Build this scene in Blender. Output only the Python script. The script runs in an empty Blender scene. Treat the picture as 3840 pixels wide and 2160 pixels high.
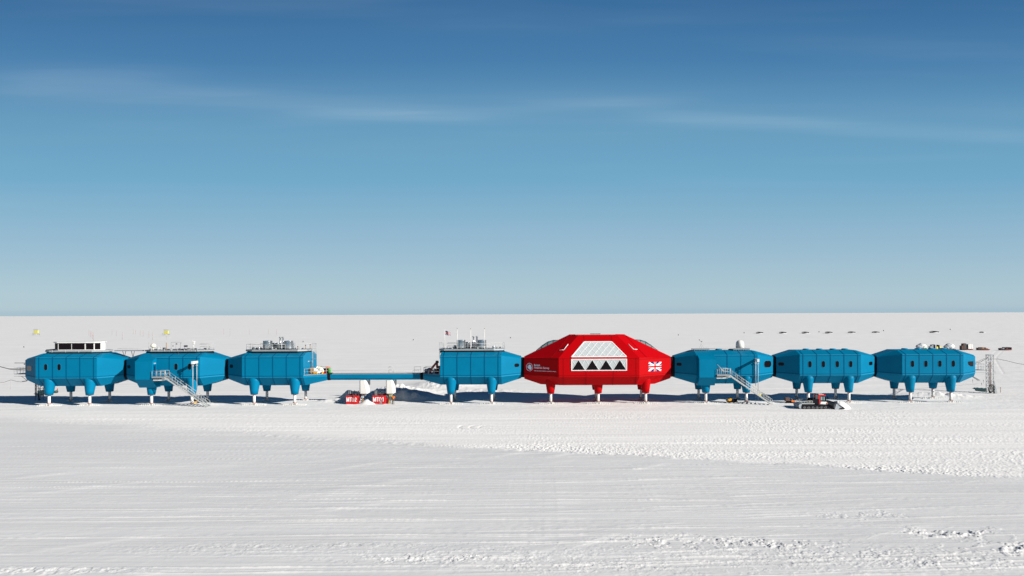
import bpy, math, random
import numpy as np
from mathutils import Vector, Matrix
random.seed(7)
SC = bpy.context.scene
COL = SC.collection
PI = math.pi
# ------------------------------------------------------------------ camera model (photograph 3840 px wide)
F, D, H, VX, HY, ROLL = 2776.0, 138.8, 16.9, 2042.0, 1177.2, 0.0039
def W(px, py, y):
    "world point on the plane at depth y that shows at photo pixel (px, py)"
    u = px - VX; v = py - HY + ROLL * u; s = (D + y) / F
    return Vector((u * s, y, H - v * s))
def X(px, y=0.0): return (px - VX) * (D + y) / F
def G(px, py):
    u = px - VX; v = py - HY + ROLL * u; d = H * F / v
    return Vector((u * d / F, d - D, 0.0))
def hit(px, py, p0, n):
    o = Vector((0, -D, H)); d = W(px, py, 0) - o
    t = (Vector(p0) - o).dot(n) / d.dot(n)
    return o + d * t
# ------------------------------------------------------------------ materials
def mat(name, col, rough=0.5, metal=0.0, var=0.06, scale=1.5, spec=0.5, bump=0.0, bscale=8.0, dirt=None):
    m = bpy.data.materials.new(name); m.use_nodes = True
    nt = m.node_tree; b = nt.nodes['Principled BSDF']
    b.inputs['Roughness'].default_value = rough; b.inputs['Metallic'].default_value = metal
    b.inputs['Specular IOR Level'].default_value = spec
    tc = nt.nodes.new('ShaderNodeTexCoord')
    nz = nt.nodes.new('ShaderNodeTexNoise'); nz.inputs['Scale'].default_value = scale; nz.inputs['Detail'].default_value = 6
    nt.links.new(tc.outputs['Object'], nz.inputs['Vector'])
    mx = nt.nodes.new('ShaderNodeMix'); mx.data_type = 'RGBA'
    mx.inputs[6].default_value = (*[max(0, c * (1 - var)) for c in col], 1)
    mx.inputs[7].default_value = (*[min(1, c * (1 + var)) for c in col], 1)
    nt.links.new(nz.outputs['Fac'], mx.inputs[0]); out = mx.outputs[2]
    if dirt:
        n2 = nt.nodes.new('ShaderNodeTexNoise'); n2.inputs['Scale'].default_value = scale * 4; n2.inputs['Detail'].default_value = 8
        nt.links.new(tc.outputs['Object'], n2.inputs['Vector'])
        r = nt.nodes.new('ShaderNodeValToRGB'); r.color_ramp.elements[0].position = 0.55; r.color_ramp.elements[1].position = 0.75
        nt.links.new(n2.outputs['Fac'], r.inputs[0])
        m2 = nt.nodes.new('ShaderNodeMix'); m2.data_type = 'RGBA'; m2.inputs[7].default_value = (*dirt, 1)
        nt.links.new(r.outputs[0], m2.inputs[0]); nt.links.new(out, m2.inputs[6]); out = m2.outputs[2]
    nt.links.new(out, b.inputs['Base Color'])
    if bump:
        n3 = nt.nodes.new('ShaderNodeTexNoise'); n3.inputs['Scale'].default_value = bscale; n3.inputs['Detail'].default_value = 5
        nt.links.new(tc.outputs['Object'], n3.inputs['Vector'])
        bp = nt.nodes.new('ShaderNodeBump'); bp.inputs['Strength'].default_value = bump; bp.inputs['Distance'].default_value = 0.05
        nt.links.new(n3.outputs['Fac'], bp.inputs['Height']); nt.links.new(bp.outputs[0], b.inputs['Normal'])
    return m
M = dict(
    blue=mat('blue_panel', (0.0, 0.140, 0.268), 0.45, var=0.14, scale=0.35, spec=0.06),
    seam=mat('blue_seam', (0.0, 0.065, 0.15), 0.6, var=0.05, spec=.05),
    lip=mat('blue_lip', (0.01, 0.19, 0.33), 0.5, var=0.05, spec=.1),
    red=mat('red_panel', (0.355, 0.001, 0.003), 0.45, var=0.06, scale=0.5, spec=0.06),
    rseam=mat('red_seam', (0.20, 0.001, 0.002), 0.6, var=0.05, spec=.05),
    dark=mat('dark_glass', (0.007, 0.005, 0.007), 0.15, var=0.2, spec=0.08),
    bglass=mat('brown_glass', (0.10, 0.06, 0.05), 0.2, var=0.2),
    black=mat('black_rubber', (0.006, 0.006, 0.010), 0.8, var=0.3, spec=0.15),
    white=mat('white_paint', (0.62, 0.62, 0.60), 0.45, var=0.05, scale=3),
    cream=mat('cream_paint', (0.62, 0.60, 0.50), 0.5, var=0.05, scale=3),
    steel=mat('brushed_steel', (0.50, 0.54, 0.57), 0.30, 0.85, var=0.10, scale=2),
    galv=mat('galvanised_steel', (0.27, 0.30, 0.32), 0.55, 0.3, var=0.2, scale=4),
    rail=mat('pale_rail', (0.40, 0.42, 0.42), 0.5, 0.1, var=0.08, scale=3),
    orange=mat('orange_paint', (0.62, 0.14, 0.01), 0.45, var=0.08),
    amber=mat('amber_paint', (0.90, 0.42, 0.01), 0.4, var=0.08),
    yellow=mat('yellow_paint', (0.80, 0.68, 0.06), 0.5, var=0.08),
    lime=mat('lime_paint', (0.42, 0.46, 0.13), 0.5, var=0.08),
    green=mat('green_paint', (0.04, 0.28, 0.04), 0.5, var=0.1),
    dgreen=mat('green_tarpaulin', (0.012, 0.05, 0.04), 0.6, var=0.3, bump=0.4),
    hired=mat('bright_red_paint', (0.45, 0.003, 0.005), 0.5, var=0.06),
    ring=mat('collar_red', (0.30, 0.03, 0.02), 0.6, var=0.2),
    dred=mat('crane_red', (0.36, 0.03, 0.02), 0.5, var=0.15, dirt=(0.03, 0.01, 0.01)),
    wood=mat('weathered_wood', (0.28, 0.16, 0.07), 0.7, var=0.25, scale=5),
    dwood=mat('dark_timber', (0.09, 0.05, 0.04), 0.8, var=0.4, scale=5),
    machine=mat('dark_machine', (0.045, 0.05, 0.06), 0.6, var=0.5, scale=3),
    tarp=mat('grey_tarpaulin', (0.30, 0.34, 0.38), 0.7, var=0.3, scale=3, bump=0.8, bscale=4),
    wtarp=mat('white_tarpaulin', (0.72, 0.72, 0.70), 0.7, var=0.15, scale=3, bump=0.8, bscale=4),
    panel=mat('translucent_panel', (0.40, 0.44, 0.46), 0.4, var=0.03, scale=1, spec=.2),
    frame=mat('white_frame', (0.72, 0.74, 0.75), 0.4, var=0.03),
    glass=mat('skylight_glass', (0.22, 0.36, 0.38), 0.12, 0.35, var=0.1),
    logo=mat('pale_logo', (0.62, 0.78, 0.90), 0.5, var=0.03),
    navy=mat('flag_blue', (0.006, 0.012, 0.10), 0.6, var=0.05, spec=.04),
    flagred=mat('flag_red', (0.38, 0.003, 0.006), 0.6, var=0.05, spec=.04),
    cable=mat('black_cable', (0.02, 0.02, 0.025), 0.6, var=0.2),
    pole=mat('pole_timber', (0.30, 0.24, 0.22), 0.7, var=0.2),
    skin=mat('skin', (0.55, 0.33, 0.24), 0.6, var=0.05),
    lump=mat('loose_snow', (0.74, 0.75, 0.77), 0.7, var=0.03, scale=4, bump=0.6, bscale=6),
)
# ------------------------------------------------------------------ objects
def origin(o):
    v = Vector((0, 0, 0))
    while o: v += o.location; o = o.parent
    return v
def tag(o, label=None, cat=None, group=None, kind=None):
    if label: o['label'] = label
    if cat: o['category'] = cat
    if group: o['group'] = group
    if kind: o['kind'] = kind
    return o
def thing(name, loc, label, cat, group=None):
    o = bpy.data.objects.new(name, None); COL.objects.link(o); o.location = loc
    o.empty_display_size = 0.3
    return tag(o, label, cat, group)
class MB:
    def __init__(s): s.v = []; s.f = []; s.m = []; s.k = 0; s.sm = []
    def add(s, vs, fs, smooth=False):
        n = len(s.v); s.v += [tuple(p) for p in vs]
        for f in fs: s.f.append([n + i for i in f]); s.m.append(s.k); s.sm.append(smooth)
        return s
    def mi(s, k): s.k = k; return s
    def box(s, x0, x1, y0, y1, z0, z1):
        vs = [(x, y, z) for z in (z0, z1) for y in (y0, y1) for x in (x0, x1)]
        return s.add(vs, [(0,2,3,1),(4,5,7,6),(0,1,5,4),(2,6,7,3),(0,4,6,2),(1,3,7,5)])
    def bbox(s, c, d, R=None):
        hx, hy, hz = d[0]/2, d[1]/2, d[2]/2; c = Vector(c)
        vs = []
        for z in (-hz, hz):
            for y in (-hy, hy):
                for x in (-hx, hx):
                    p = Vector((x, y, z)); vs.append(c + (R @ p if R else p))
        return s.add(vs, [(0,2,3,1),(4,5,7,6),(0,1,5,4),(2,6,7,3),(0,4,6,2),(1,3,7,5)])
    def cham(s, x0, x1, y0, y1, z0, z1, c=0.06):
        pts = []
        for z, i in ((z0, c), (z0 + c, 0), (z1 - c, 0), (z1, c)):
            pts.append([(x0+c+i,y0+i,z),(x1-c-i,y0+i,z),(x1-i,y0+c+i,z),(x1-i,y1-c-i,z),(x1-c-i,y1-i,z),(x0+c+i,y1-i,z),(x0+i,y1-c-i,z),(x0+i,y0+c+i,z)])
        return s.loft(pts)
    def loft(s, rings, cap0=True, cap1=True, smooth=False):
        n = len(rings[0]); vs = [p for r in rings for p in r]; fs = []
        for i in range(len(rings) - 1):
            for j in range(n):
                a, b = i*n+j, i*n+(j+1) % n
                fs.append((a, b, b+n, a+n))
        b = len(s.v)
        s.add(vs, fs, smooth)
        cf = []
        if cap0: cf.append([b+n-1-j for j in range(n)])
        if cap1: cf.append([b+(len(rings)-1)*n+j for j in range(n)])
        for f in cf: s.f.append(f); s.m.append(s.k); s.sm.append(False)
        return s
    def tube(s, a, b, r0, r1=None, n=8):
        a, b = Vector(a), Vector(b); r1 = r0 if r1 is None else r1
        d = (b - a).normalized(); u = d.orthogonal().normalized(); w = d.cross(u)
        rs = [[p + (u * math.cos(2*PI*j/n) + w * math.sin(2*PI*j/n)) * r for j in range(n)] for p, r in ((a, r0), (b, r1))]
        return s.loft(rs, smooth=True)
    def path(s, pts, r, n=5):
        for a, b in zip(pts, pts[1:]): s.tube(a, b, r, n=n)
        return s
    def lathe(s, c, prof, n=20):
        c = Vector(c)
        rs = [[c + Vector((r*math.cos(2*PI*j/n), r*math.sin(2*PI*j/n), z)) for j in range(n)] for r, z in prof]
        return s.loft(rs, smooth=True)
    def ball(s, c, r, n=12, rz=None, rough=0.0, seed=0):
        c = Vector(c); rx, ry = (r, r) if not isinstance(r, tuple) else r; rz = rz or rx
        rg = random.Random(seed); rs = []
        for i in range(n//2 + 1):
            t = PI * i / (n//2); k = max(math.sin(t), 0.02)
            rs.append([c + Vector((rx*k*math.cos(2*PI*j/n), ry*k*math.sin(2*PI*j/n), -rz*math.cos(t))) * 1.0 * (1) + Vector((rg.uniform(-1,1), rg.uniform(-1,1), rg.uniform(-1,1))) * rough for j in range(n)])
        return s.loft(rs, smooth=not rough)
    def poly(s, pts, d):
        "flat polygon given thickness along vector d"
        d = Vector(d); a = [Vector(p) for p in pts]; b = [p + d for p in a]
        n = len(a)
        nn = Vector((0, 0, 0))
        for i in range(n): nn += a[i].cross(a[(i+1) % n])
        if nn.dot(d) < 0: a.reverse(); b.reverse()
        return s.loft([a, b])
    def rails(s, pts, h=1.05, r=0.03, step=1.6, mids=(0.5,), posts=True):
        pts = [Vector(p) for p in pts]
        up = Vector((0, 0, h))
        for a, b in zip(pts, pts[1:]):
            for k in (1.0, *mids): s.tube(a + up*k, b + up*k, r if k == 1.0 else r*0.8, n=5)
            if posts:
                m = max(1, round((b - a).length / step))
                for i in range(m + 1):
                    p = a.lerp(b, i/m); s.tube(p, p + up, r, n=5)
        return s
    def build(s, name, mats, parent=None, loc=None, **kw):
        if not isinstance(mats, (list, tuple)): mats = [mats]
        o0 = origin(parent) if parent else Vector(loc or (0, 0, 0))
        me = bpy.data.meshes.new(name)
        me.from_pydata([(p[0]-o0.x, p[1]-o0.y, p[2]-o0.z) for p in s.v], [], s.f)
        for m in mats: me.materials.append(m)
        me.polygons.foreach_set('material_index', s.m); me.polygons.foreach_set('use_smooth', s.sm)
        me.update()
        o = bpy.data.objects.new(name, me); COL.objects.link(o)
        if parent: o.parent = parent
        else: o.location = o0
        return tag(o, **kw) if kw else o
def dup(root, loc, label=None):
    r = root.copy(); COL.objects.link(r); r.location = loc
    if label: r['label'] = label
    def rec(a, b):
        for ch in list(a.children):
            c = ch.copy(); COL.objects.link(c); c.parent = b; rec(ch, c)
    kids(root, r, rec); return r
def kids(a, b, rec): rec(a, b)
def text(s, size, m, pos, xd, up, parent, name='lettering', bold=0.0, sx=1.0, align='LEFT', depth=0.01, label=None):
    cu = bpy.data.curves.new('t', 'FONT'); cu.body = s; cu.size = size; cu.align_x = align; cu.offset = bold
    cu.extrude = depth; cu.resolution_u = 3
    t = bpy.data.objects.new('t', cu); COL.objects.link(t)
    dg = bpy.context.evaluated_depsgraph_get(); me = bpy.data.meshes.new_from_object(t.evaluated_get(dg))
    bpy.data.objects.remove(t)
    xd = Vector(xd).normalized(); up = Vector(up).normalized(); n = xd.cross(up)
    R = Matrix((xd * sx, up, n)).transposed().to_4x4(); me.transform(Matrix.Translation(Vector(pos) - origin(parent)) @ R)
    me.materials.clear(); me.materials.append(m)
    o = bpy.data.objects.new(name, me); COL.objects.link(o); o.parent = parent
    if label: o['label'] = label
    return o
# ------------------------------------------------------------------ hull sections (half widths about y = YC)
YC = 3.2
def sect(x, rows):
    "rows = (half width, z) from bottom to top on the front side; mirrored to the back"
    return [(x, YC - w, z) for w, z in rows] + [(x, YC + w, z) for w, z in reversed(rows)]
MID = [(2.7, 3.67), (4.1, 5.23), (4.1, 9.15), (2.0, 9.8)]
END = [(1.25, 4.72), (1.7, 5.4), (1.7, 8.5), (1.1, 8.8)]
LM, LE = 5.7, 9.3
def strip(mb, a, b, wdt, n, off=0.02):
    "flat raised strip from a to b of given width on a surface with normal n"
    a, b, n = Vector(a), Vector(b), Vector(n).normalized()
    s = (b - a).normalized().cross(n) * wdt / 2
    mb.poly([a - s - n*0.01, a + s - n*0.01, b + s - n*0.01, b - s - n*0.01], n * (off + 0.01))
def rrect(c, xd, up, w, h, r, n=5):
    c, xd, up = Vector(c), Vector(xd).normalized(), Vector(up).normalized(); pts = []
    for cx, cy, a0 in ((w/2-r, h/2-r, 0), (-w/2+r, h/2-r, 90), (-w/2+r, -h/2+r, 180), (w/2-r, -h/2+r, 270)):
        for i in range(n + 1):
            a = math.radians(a0 + 90*i/n); pts.append(c + xd*(cx + r*math.cos(a)) + up*(cy + r*math.sin(a)))
    return pts
def window(parent, c, xd, w, h, r, m=None, rim=True, fm=None):
    xd = Vector(xd).normalized(); up = Vector((0, 0, 1)); n = xd.cross(up)
    g = MB(); g.poly(rrect(Vector(c) - n*0.02, xd, up, w, h, r), n * 0.04)
    o = g.build('window', m or M['dark'], parent)
    if rim:
        a = rrect(Vector(c), xd, up, w + 0.09, h + 0.09, r + 0.045); b = rrect(Vector(c), xd, up, w, h, r)
        f = MB(); N = len(a); t = n * 0.035
        f.loft([a, [p + t for p in a], [p + t for p in b], b], False, False)
        f.build('frame', fm or M['lip'], o)
    return o
def facet(cx, side):
    "front corner, tip and outward normal of an end facet"
    p0 = Vector((cx + side*LM, YC - 4.1, 5.3)); p1 = Vector((cx + side*LE, YC - 1.7, 5.3))
    xd = (p1 - p0).normalized() * side; n = xd.cross(Vector((0, 0, 1)))
    return p0, xd, n
def facet_window(parent, cx, side, px0, px1, py0, py1, r, m=None, rim=False):
    p0, xd, n = facet(cx, side)
    a = hit(px0, py0, p0, n); b = hit(px1, py1, p0, n)
    w, h = abs((b - a).dot(xd)), abs(b.z - a.z)
    return window(parent, (a + b)/2, xd, w, h, min(w, h)*r, m, rim)
def legs(parent, spots, cone_m, seam_m=None):
    for x, y in spots:
        l = MB(); l.tube((x, y, 0.0), (x, y, 2.2), 0.255, n=16)
        lo = l.build('leg', M['white'], parent)
        c = MB(); sg = 1 if y < YC else -1
        prof = []
        for k in range(5):
            t = k/4; r = 0.66 + 0.5*t; z = 2.05 + 3.2*t; oy = 0.28*t*sg
            prof.append([(x + r*math.cos(2*PI*j/24), y + oy + r*math.sin(2*PI*j/24), z) for j in range(24)])
        c.loft(prof, smooth=True); c.build('leg_shroud', cone_m, lo)
        for z0, z1 in ((0.44, 0.49), (2.01, 2.05)):
            q = MB(); q.lathe((x, y, 0), [(0.27, z0), (0.35 if z0 < 1 else 0.60, z0), (0.35 if z0 < 1 else 0.60, z1), (0.27, z1)], 20)
            q.build('collar', M['ring'], lo)
        s = MB()
        s.loft([[(x + a*2.2, y + b*0.32, z) for a, b in ((-1, -.6), (-.9, -1), (.9, -1), (1, -.6), (1, .6), (.9, 1), (-.9, 1), (-1, .6))] for z in (-0.1, 0.07)])
        for k in range(-6, 7):
            if abs(k) < 1: continue
            xx = x + k*0.34
            s.poly([(xx-0.09, y-0.42, 0.0), (xx+0.09, y-0.42, 0.0), (xx+0.06, y-0.36, 0.20), (xx-0.02, y-0.36, 0.20)], (0, 0.12, 0))
            s.poly([(xx-0.09, y+0.30, 0.0), (xx+0.09, y+0.30, 0.0), (xx+0.06, y+0.3, 0.20), (xx-0.02, y+0.3, 0.20)], (0, 0.12, 0))
        for a in range(4):
            an = PI/4 + a*PI/2; s.tube((x + 0.7*math.cos(an), y + 0.5*math.sin(an), 0.05), (x + .2*math.cos(an), y + .2*math.sin(an), 0.42), 0.07, n=6)
        for sx in (-1, 1):
            s.path([(x + sx*(0.45 + 0.25*math.cos(t)), y - .3, 0.12 + 0.28*math.sin(t)) for t in (0, .6, 1.2, 1.9, 2.5, 3.1)], 0.04)
        s.build('ski', M['white'], lo)
def hull(parent, cx, cutl=False, cutr=False, blanks=()):
    h = MB()
    R = lambda x, rows: sect(cx + x, rows)
    rings = []
    if not cutl: rings.append(R(-LE, END))
    rings += [R(-LM, MID), R(LM, MID)]
    if not cutr: rings.append(R(LE, END))
    h.loft(rings)
    for side, cut in ((-1, cutl), (1, cutr)):
        if cut:
            a = [(2.7, 3.67), (4.1, 5.23), (4.1, 5.62)]; b = [(1.1, 4.45), (1.5, 5.15), (1.5, 5.55)]
            r0, r1 = R(side*(LM+0.0), a), R(side*LE, b)
            h.loft([r0, r1] if side > 0 else [r1, r0])
    ho = h.build('hull', M['blue'], parent)
    # raised seams: ribs across face, roof slope and lower slope, bands along the edges
    s = MB(); yf = YC - 4.1
    nt = Vector((0, -0.65, 2.1)); nb = Vector((0, -1.56, -1.4))
    for x in (-5.1, -2.55, 0, 2.55, 5.1):
        if any(a <= x <= b for a, b in blanks): continue
        xx = cx + x
        strip(s, (xx, yf, 5.26), (xx, yf, 9.13), 0.16, (0, -1, 0))
        strip(s, (xx, yf, 9.15), (xx, YC-2.0, 9.8), 0.16, nt)
        strip(s, (xx, yf, 5.23), (xx, YC-2.7, 3.67), 0.13, nb)
    x0, x1 = cx - LM + 0.03, cx + LM - 0.03
    for a, b in blanks:
        if cx + a < x0 + 2: x0 = cx + b
    strip(s, (x0, yf, 8.92), (x1, yf, 8.92), 0.09, (0, -1, 0), 0.018)
    strip(s, (x0, yf, 5.50), (x1, yf, 5.50), 0.09, (0, -1, 0), 0.018)
    s.mi(1)
    strip(s, (x0, yf, 5.29), (x1, yf, 5.29), 0.10, (0, -1, 0), 0.012)
    strip(s, (x0, yf, 9.08), (x1, yf, 9.08), 0.10, (0, -1, 0), 0.012)
    for side, cut in ((-1, cutl), (1, cutr)):
        if cut: continue
        p0, xd, n = facet(cx, side)
        s.mi(0); strip(s, p0 + Vector((0,0,.25)) + xd*side*.02, (cx+side*LE, YC-1.7, 5.72), 0.09, n, 0.018)
        s.mi(1); strip(s, p0 + xd*side*.02, (cx+side*LE, YC-1.7, 5.50), 0.10, n, 0.012)
    s.build('panel_trim', [M['seam'], M['lip']], ho)
    for x in (-4.0, -1.3, 1.4, 4.1): pass
    return ho
def module(cx, label, cutl=False, cutr=False, blanks=(), wins=(), hatches=()):
    t = thing('station_module', (cx, YC, 0), label, 'station module', 'blue station modules on stilts')
    ho = hull(t, cx, cutl, cutr, blanks)
    for x in wins: window(t, (cx + x, YC - 4.1, 7.34), (1, 0, 0), 0.62, 1.2, 0.31)
    legs(t, [(cx - 3.8, 0), (cx + 3.8, 0), (cx - 3.8, 6.4), (cx + 3.8, 6.4)], M['blue'])
    for x in hatches:
        q = MB(); q.lathe((cx + x, 4.6, 9.79), [(0.62, 0), (0.62, 0.12), (0.45, 0.2), (0.05, 0.22)], 20); q.build('roof_hatch', M['lip'], t)
    return t
CX = dict(A=-89.15, B=-69.95, C=-50.7, Dm=-13.8, E=33.97, Fm=53.2, Gm=72.3)
mA = module(CX['A'], 'leftmost blue module, with the white observation room on its roof', wins=(-3.8, -1.3))
mB = module(CX['B'], 'blue module with entrance bay and stairs, second from the left', blanks=((-5.6, -2.4),), wins=(1.27, 3.8))
mC = module(CX['C'], 'blue windowless module joined to the left end of the low link bridge', cutr=True)
mD = module(CX['Dm'], 'blue windowless module between the low link bridge and the red module', cutl=True)
mE = module(CX['E'], 'blue module with entrance bay and stairs, just right of the red module', blanks=((-5.6, -2.4),), hatches=(-.3, 2.2))
mF = module(CX['Fm'], 'blue module with four front portholes behind the red tracked snow groomer', wins=(-3.8, -1.3, 1.3, 3.8), hatches=(-2.6, 0, 2.6, 4.9))
mG = module(CX['Gm'], 'rightmost blue module with four front portholes beside the cable mast', wins=(-3.8, -1.3, 1.3, 3.8), hatches=(-2.6, 0, 2.6, 4.9))
Z = 4.026
facet_window(mA, CX['A'], -1, 100, 117, 1371, 1391, 0.2, M['bglass'])
facet_window(mB, CX['B'], -1, 477, 488, 1369, 1382, 0.35)
facet_window(mC, CX['C'], -1, 861, 873, 1367, 1380, 0.35)
facet_window(mD, CX['Dm'], 1, 1928, 1946, 1363.5, 1375.7, 0.5)
facet_window(mE, CX['E'], -1, 2536.5, 2555.5, 1359.8, 1372, 0.45)
facet_window(mE, CX['E'], 1, 2864.5, 2891, 1353.5, 1376.7, 0.42, rim=True)
facet_window(mF, CX['Fm'], -1, 2917.5, 2939.5, 1358.5, 1371.5, 0.45)
facet_window(mF, CX['Fm'], 1, 3258, 3271, 1356.5, 1369, 0.35)
# the cut-cornered end window of the rightmost module
p0, xd, n = facet(CX['Gm'], 1)
q = MB(); q.poly([hit(a, b, p0, n) - n*0.02 for a, b in ((3648.7, 1354.5), (3649, 1373.3), (3639.5, 1373.8), (3630, 1366.5), (3629, 1357), (3632, 1355.2))], n*0.05); q.build('window', M['dark'], mG)
# bellows between the modules
def bellow(x0, x1, rows, label):
    b = MB(); rs = []; n = 6
    for i in range(n + 1):
        k = 0.0 if i % 2 == 0 else -0.06
        rs.append([(x0 + (x1-x0)*i/n, YC - w - k, z) for w, z in rows] + [(x0 + (x1-x0)*i/n, YC + w + k, z) for w, z in reversed(rows)])
    b.loft(rs)
    o = b.build('flexible_connector', M['black'], loc=((x0+x1)/2, YC, 0))
    tag(o, label, 'connector', 'black rubber connectors between modules')
full = [(1.2, 4.85), (1.55, 5.4), (1.55, 8.3), (1.1, 8.55)]
bellow(CX['A']+LE, CX['B']-LE, full, 'black rubber connector between the leftmost two blue modules')
bellow(CX['B']+LE, CX['C']-LE, full, 'black rubber connector between the left stair module and the module right of it')
bellow(CX['Dm']+LE, 10.0-13.9, full, 'black rubber connector on the left end of the red module')
bellow(10.0+13.9, CX['E']-LE, full, 'black rubber connector on the right end of the red module')
bellow(CX['E']+LE, CX['Fm']-LE, full, 'black rubber connector behind the foot of the right-hand stairs')
bellow(CX['Fm']+LE, CX['Gm']-LE, full, 'black rubber connector between the rightmost two blue modules')
low = [(0.9, 4.42), (1.25, 4.8), (1.25, 5.6), (1.1, 5.72)]
BX0, BX1 = X(1237, 2.2), X(1576, 2.2)
bellow(CX['C']+LE, BX0, low, 'short black connector at the left end of the low link bridge')
bellow(BX1, CX['Dm']-LE, low, 'short black connector at the right end of the low link bridge')
# ------------------------------------------------------------------ low link bridge
t = thing('link_bridge', ((BX0+BX1)/2, YC, 4.4), 'long low blue link bridge with white railing joining the two halves', 'bridge')
b = MB(); rows = [(0.75, 4.46), (1.0, 4.8), (1.0, 5.54)]
b.loft([sect(BX0, rows), sect(BX1, rows)]); b.build('bridge_body', M['blue'], t)
b = MB(); b.box(BX0+0.3, BX1-0.2, YC-0.95, YC+0.95, 5.545, 5.66); b.build('walkway', M['galv'], t)
b = MB(); b.rails([(BX0+0.4, YC-0.9, 5.66), (BX1-0.3, YC-0.9, 5.66)], h=0.55, r=0.02, step=1.3, mids=())
for k, (px0, px1) in enumerate(((1552, 1577), (1458, 1475))):
    b.rails([(X(px0, 4), YC+0.9, 5.66), (X(px1, 4), YC+0.9, 5.66)], h=1.15, r=0.025, step=1.2)
b.rails([(X(1458, 4), YC+0.3, 5.66), (X(1475, 4), YC+0.3, 5.66)], h=1.15, r=0.025, step=1.2)
b.build('railing', M['rail'], t)
# ------------------------------------------------------------------ decks on the four serviced roofs
def deck(parent, pts, z0=10.02, z1=10.34, m='galv', posts=True):
    "pts: plan outline, front left going counter clockwise"
    d = MB(); d.loft([[(x, y, z) for x, y in pts] for z in (z0, z1)])
    o = d.build('roof_deck', M[m], parent)
    p = MB(); xs = [q[0] for q in pts]; a, b = min(xs) + 1.2, max(xs) - 1.2
    k = 0
    while a + k*1.26 <= b:
        p.box(a + k*1.26 - 0.05, a + k*1.26 + 0.05, 1.45, 1.6, 9.7, z0); p.box(a + k*1.26 - 0.05, a + k*1.26 + 0.05, 4.8, 4.95, 9.7, z0); k += 1
    p.build('deck_posts', M['black'], o)
    cxm = sum(q[0] for q in pts)/len(pts); mm = MB()
    mm.loft([[(cxm + (x-cxm)*k_, YC + (y-YC)*k2_, z) for x, y in pts] for z, k_, k2_ in ((9.6, .985, .98), (9.86, .985, .98), (z0, .95, .88))]); mm.build('under_deck_slab', M['black'], o)  # black slab filling the gap between deck and roof
    s = MB(); n = len(pts)
    for i in range(n):
        u, v = Vector((*pts[i], z0 + 0.1)), Vector((*pts[(i+1) % n], z0 + 0.1)); dd = (v - u).normalized()
        nn = dd.cross(Vector((0, 0, 1)))
        s.poly([u - Vector((0,0,.04)) + nn*.003, v - Vector((0,0,.04)) + nn*.003, v + Vector((0,0,.03)) + nn*.003, u + Vector((0,0,.03)) + nn*.003], nn*0.05)
    s.build('edge_trim', M['rail'], o)
    return o
dA = deck(mA, [(-93.6, 1.0), (-85.6, 1.0), (-83.9, 1.8), (-83.4, 3.0), (-83.6, 4.6), (-85.0, 5.6), (-94.0, 5.6), (-95.3, 4.6), (-95.4, 2.6)])
dB = deck(mB, [(-74.4, 0.9), (-66.0, 0.9), (-64.0, 1.8), (-63.4, 3.4), (-64.2, 5.2), (-74.6, 5.6), (-76.2, 4.2), (-76.2, 2.4)], 10.05, 10.32)
dC = deck(mC, [(-55.2, 0.8), (-46.6, 0.8), (-45.2, 1.8), (-44.9, 3.4), (-45.2, 5.4), (-55.4, 5.6), (-56.9, 4.2), (-57.0, 2.4)])
dD = deck(mD, [(-19.0, 1.0), (-9.6, 1.0), (-7.9, 1.9), (-7.6, 3.4), (-8.0, 5.2), (-19.0, 5.6), (-20.0, 4.2), (-20.1, 2.2)])
# observation room
def obs():
    b = MB(); pl = [(-93.5, 3.0), (-93.1, 1.9), (-92.2, 1.45), (-87.0, 1.45), (-85.45, 1.62), (-84.35, 2.05), (-84.15, 2.8), (-85.4, 5.3), (-93.2, 5.3)]
    b.loft([[(x, y, z) for x, y in pl] for z in (10.34, 11.75)])
    o = b.build('observation_room', M['white'], mA)
    r = MB(); big = [(x + (-0.12 if x < -90 else 0.12), y + (-0.18 if y < 3.2 else 0.15)) for x, y in pl]
    r.loft([[(x, y, 11.75) for x, y in big], [(x, y, 11.97) for x, y in big]]); r.build('roof', M['white'], o)
    def pane(a, b, z0=10.5, z1=11.66):
        a, b = Vector((*a, 0)), Vector((*b, 0)); d = (b - a).normalized(); n = d.cross(Vector((0, 0, 1)))
        q = MB(); q.poly([(a.x, a.y, z0), (b.x, b.y, z0), (b.x, b.y, z1), (a.x, a.y, z1)], n*0.03); q.build('window', M['dark'], o)
    def on(a, b, s0, s1):
        return ((a[0] + (b[0]-a[0])*s0, a[1] + (b[1]-a[1])*s0), (a[0] + (b[0]-a[0])*s1, a[1] + (b[1]-a[1])*s1))
    pane(*on(pl[1], pl[2], 0.08, 0.92)); pane(*on(pl[2], pl[3], 0.03, 0.485)); pane(*on(pl[2], pl[3], 0.515, 0.97))
    pane(*on(pl[3], pl[4], 0.07, 0.93)); pane(*on(pl[4], pl[5], 0.10, 0.88))
obs()
# rails on C and D roofs
def roofrail(parent, pts, z=10.34, h=1.0, skip=1.3): b = MB(); b.rails([(x, y, z) for x, y in pts], h=h, r=0.028, step=skip); b.build('railing', M['rail'], parent)
roofrail(dC, [(-45.3, 5.3), (-55.4, 5.5), (-56.8, 4.1), (-56.9, 2.5), (-55.1, .9), (-48.9, .9)])
roofrail(dD, [(-8.1, 5.1), (-18.9, 5.5)]); roofrail(dD, [(-18.5, 1.05), (-10.5, 1.05)]); roofrail(dD, [(-7.95, 2.0), (-7.7, 3.4), (-8.1, 5.1)])
roofrail(dB, [(-64.3, 5.1), (-67, 5.2)], 10.32); 
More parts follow.
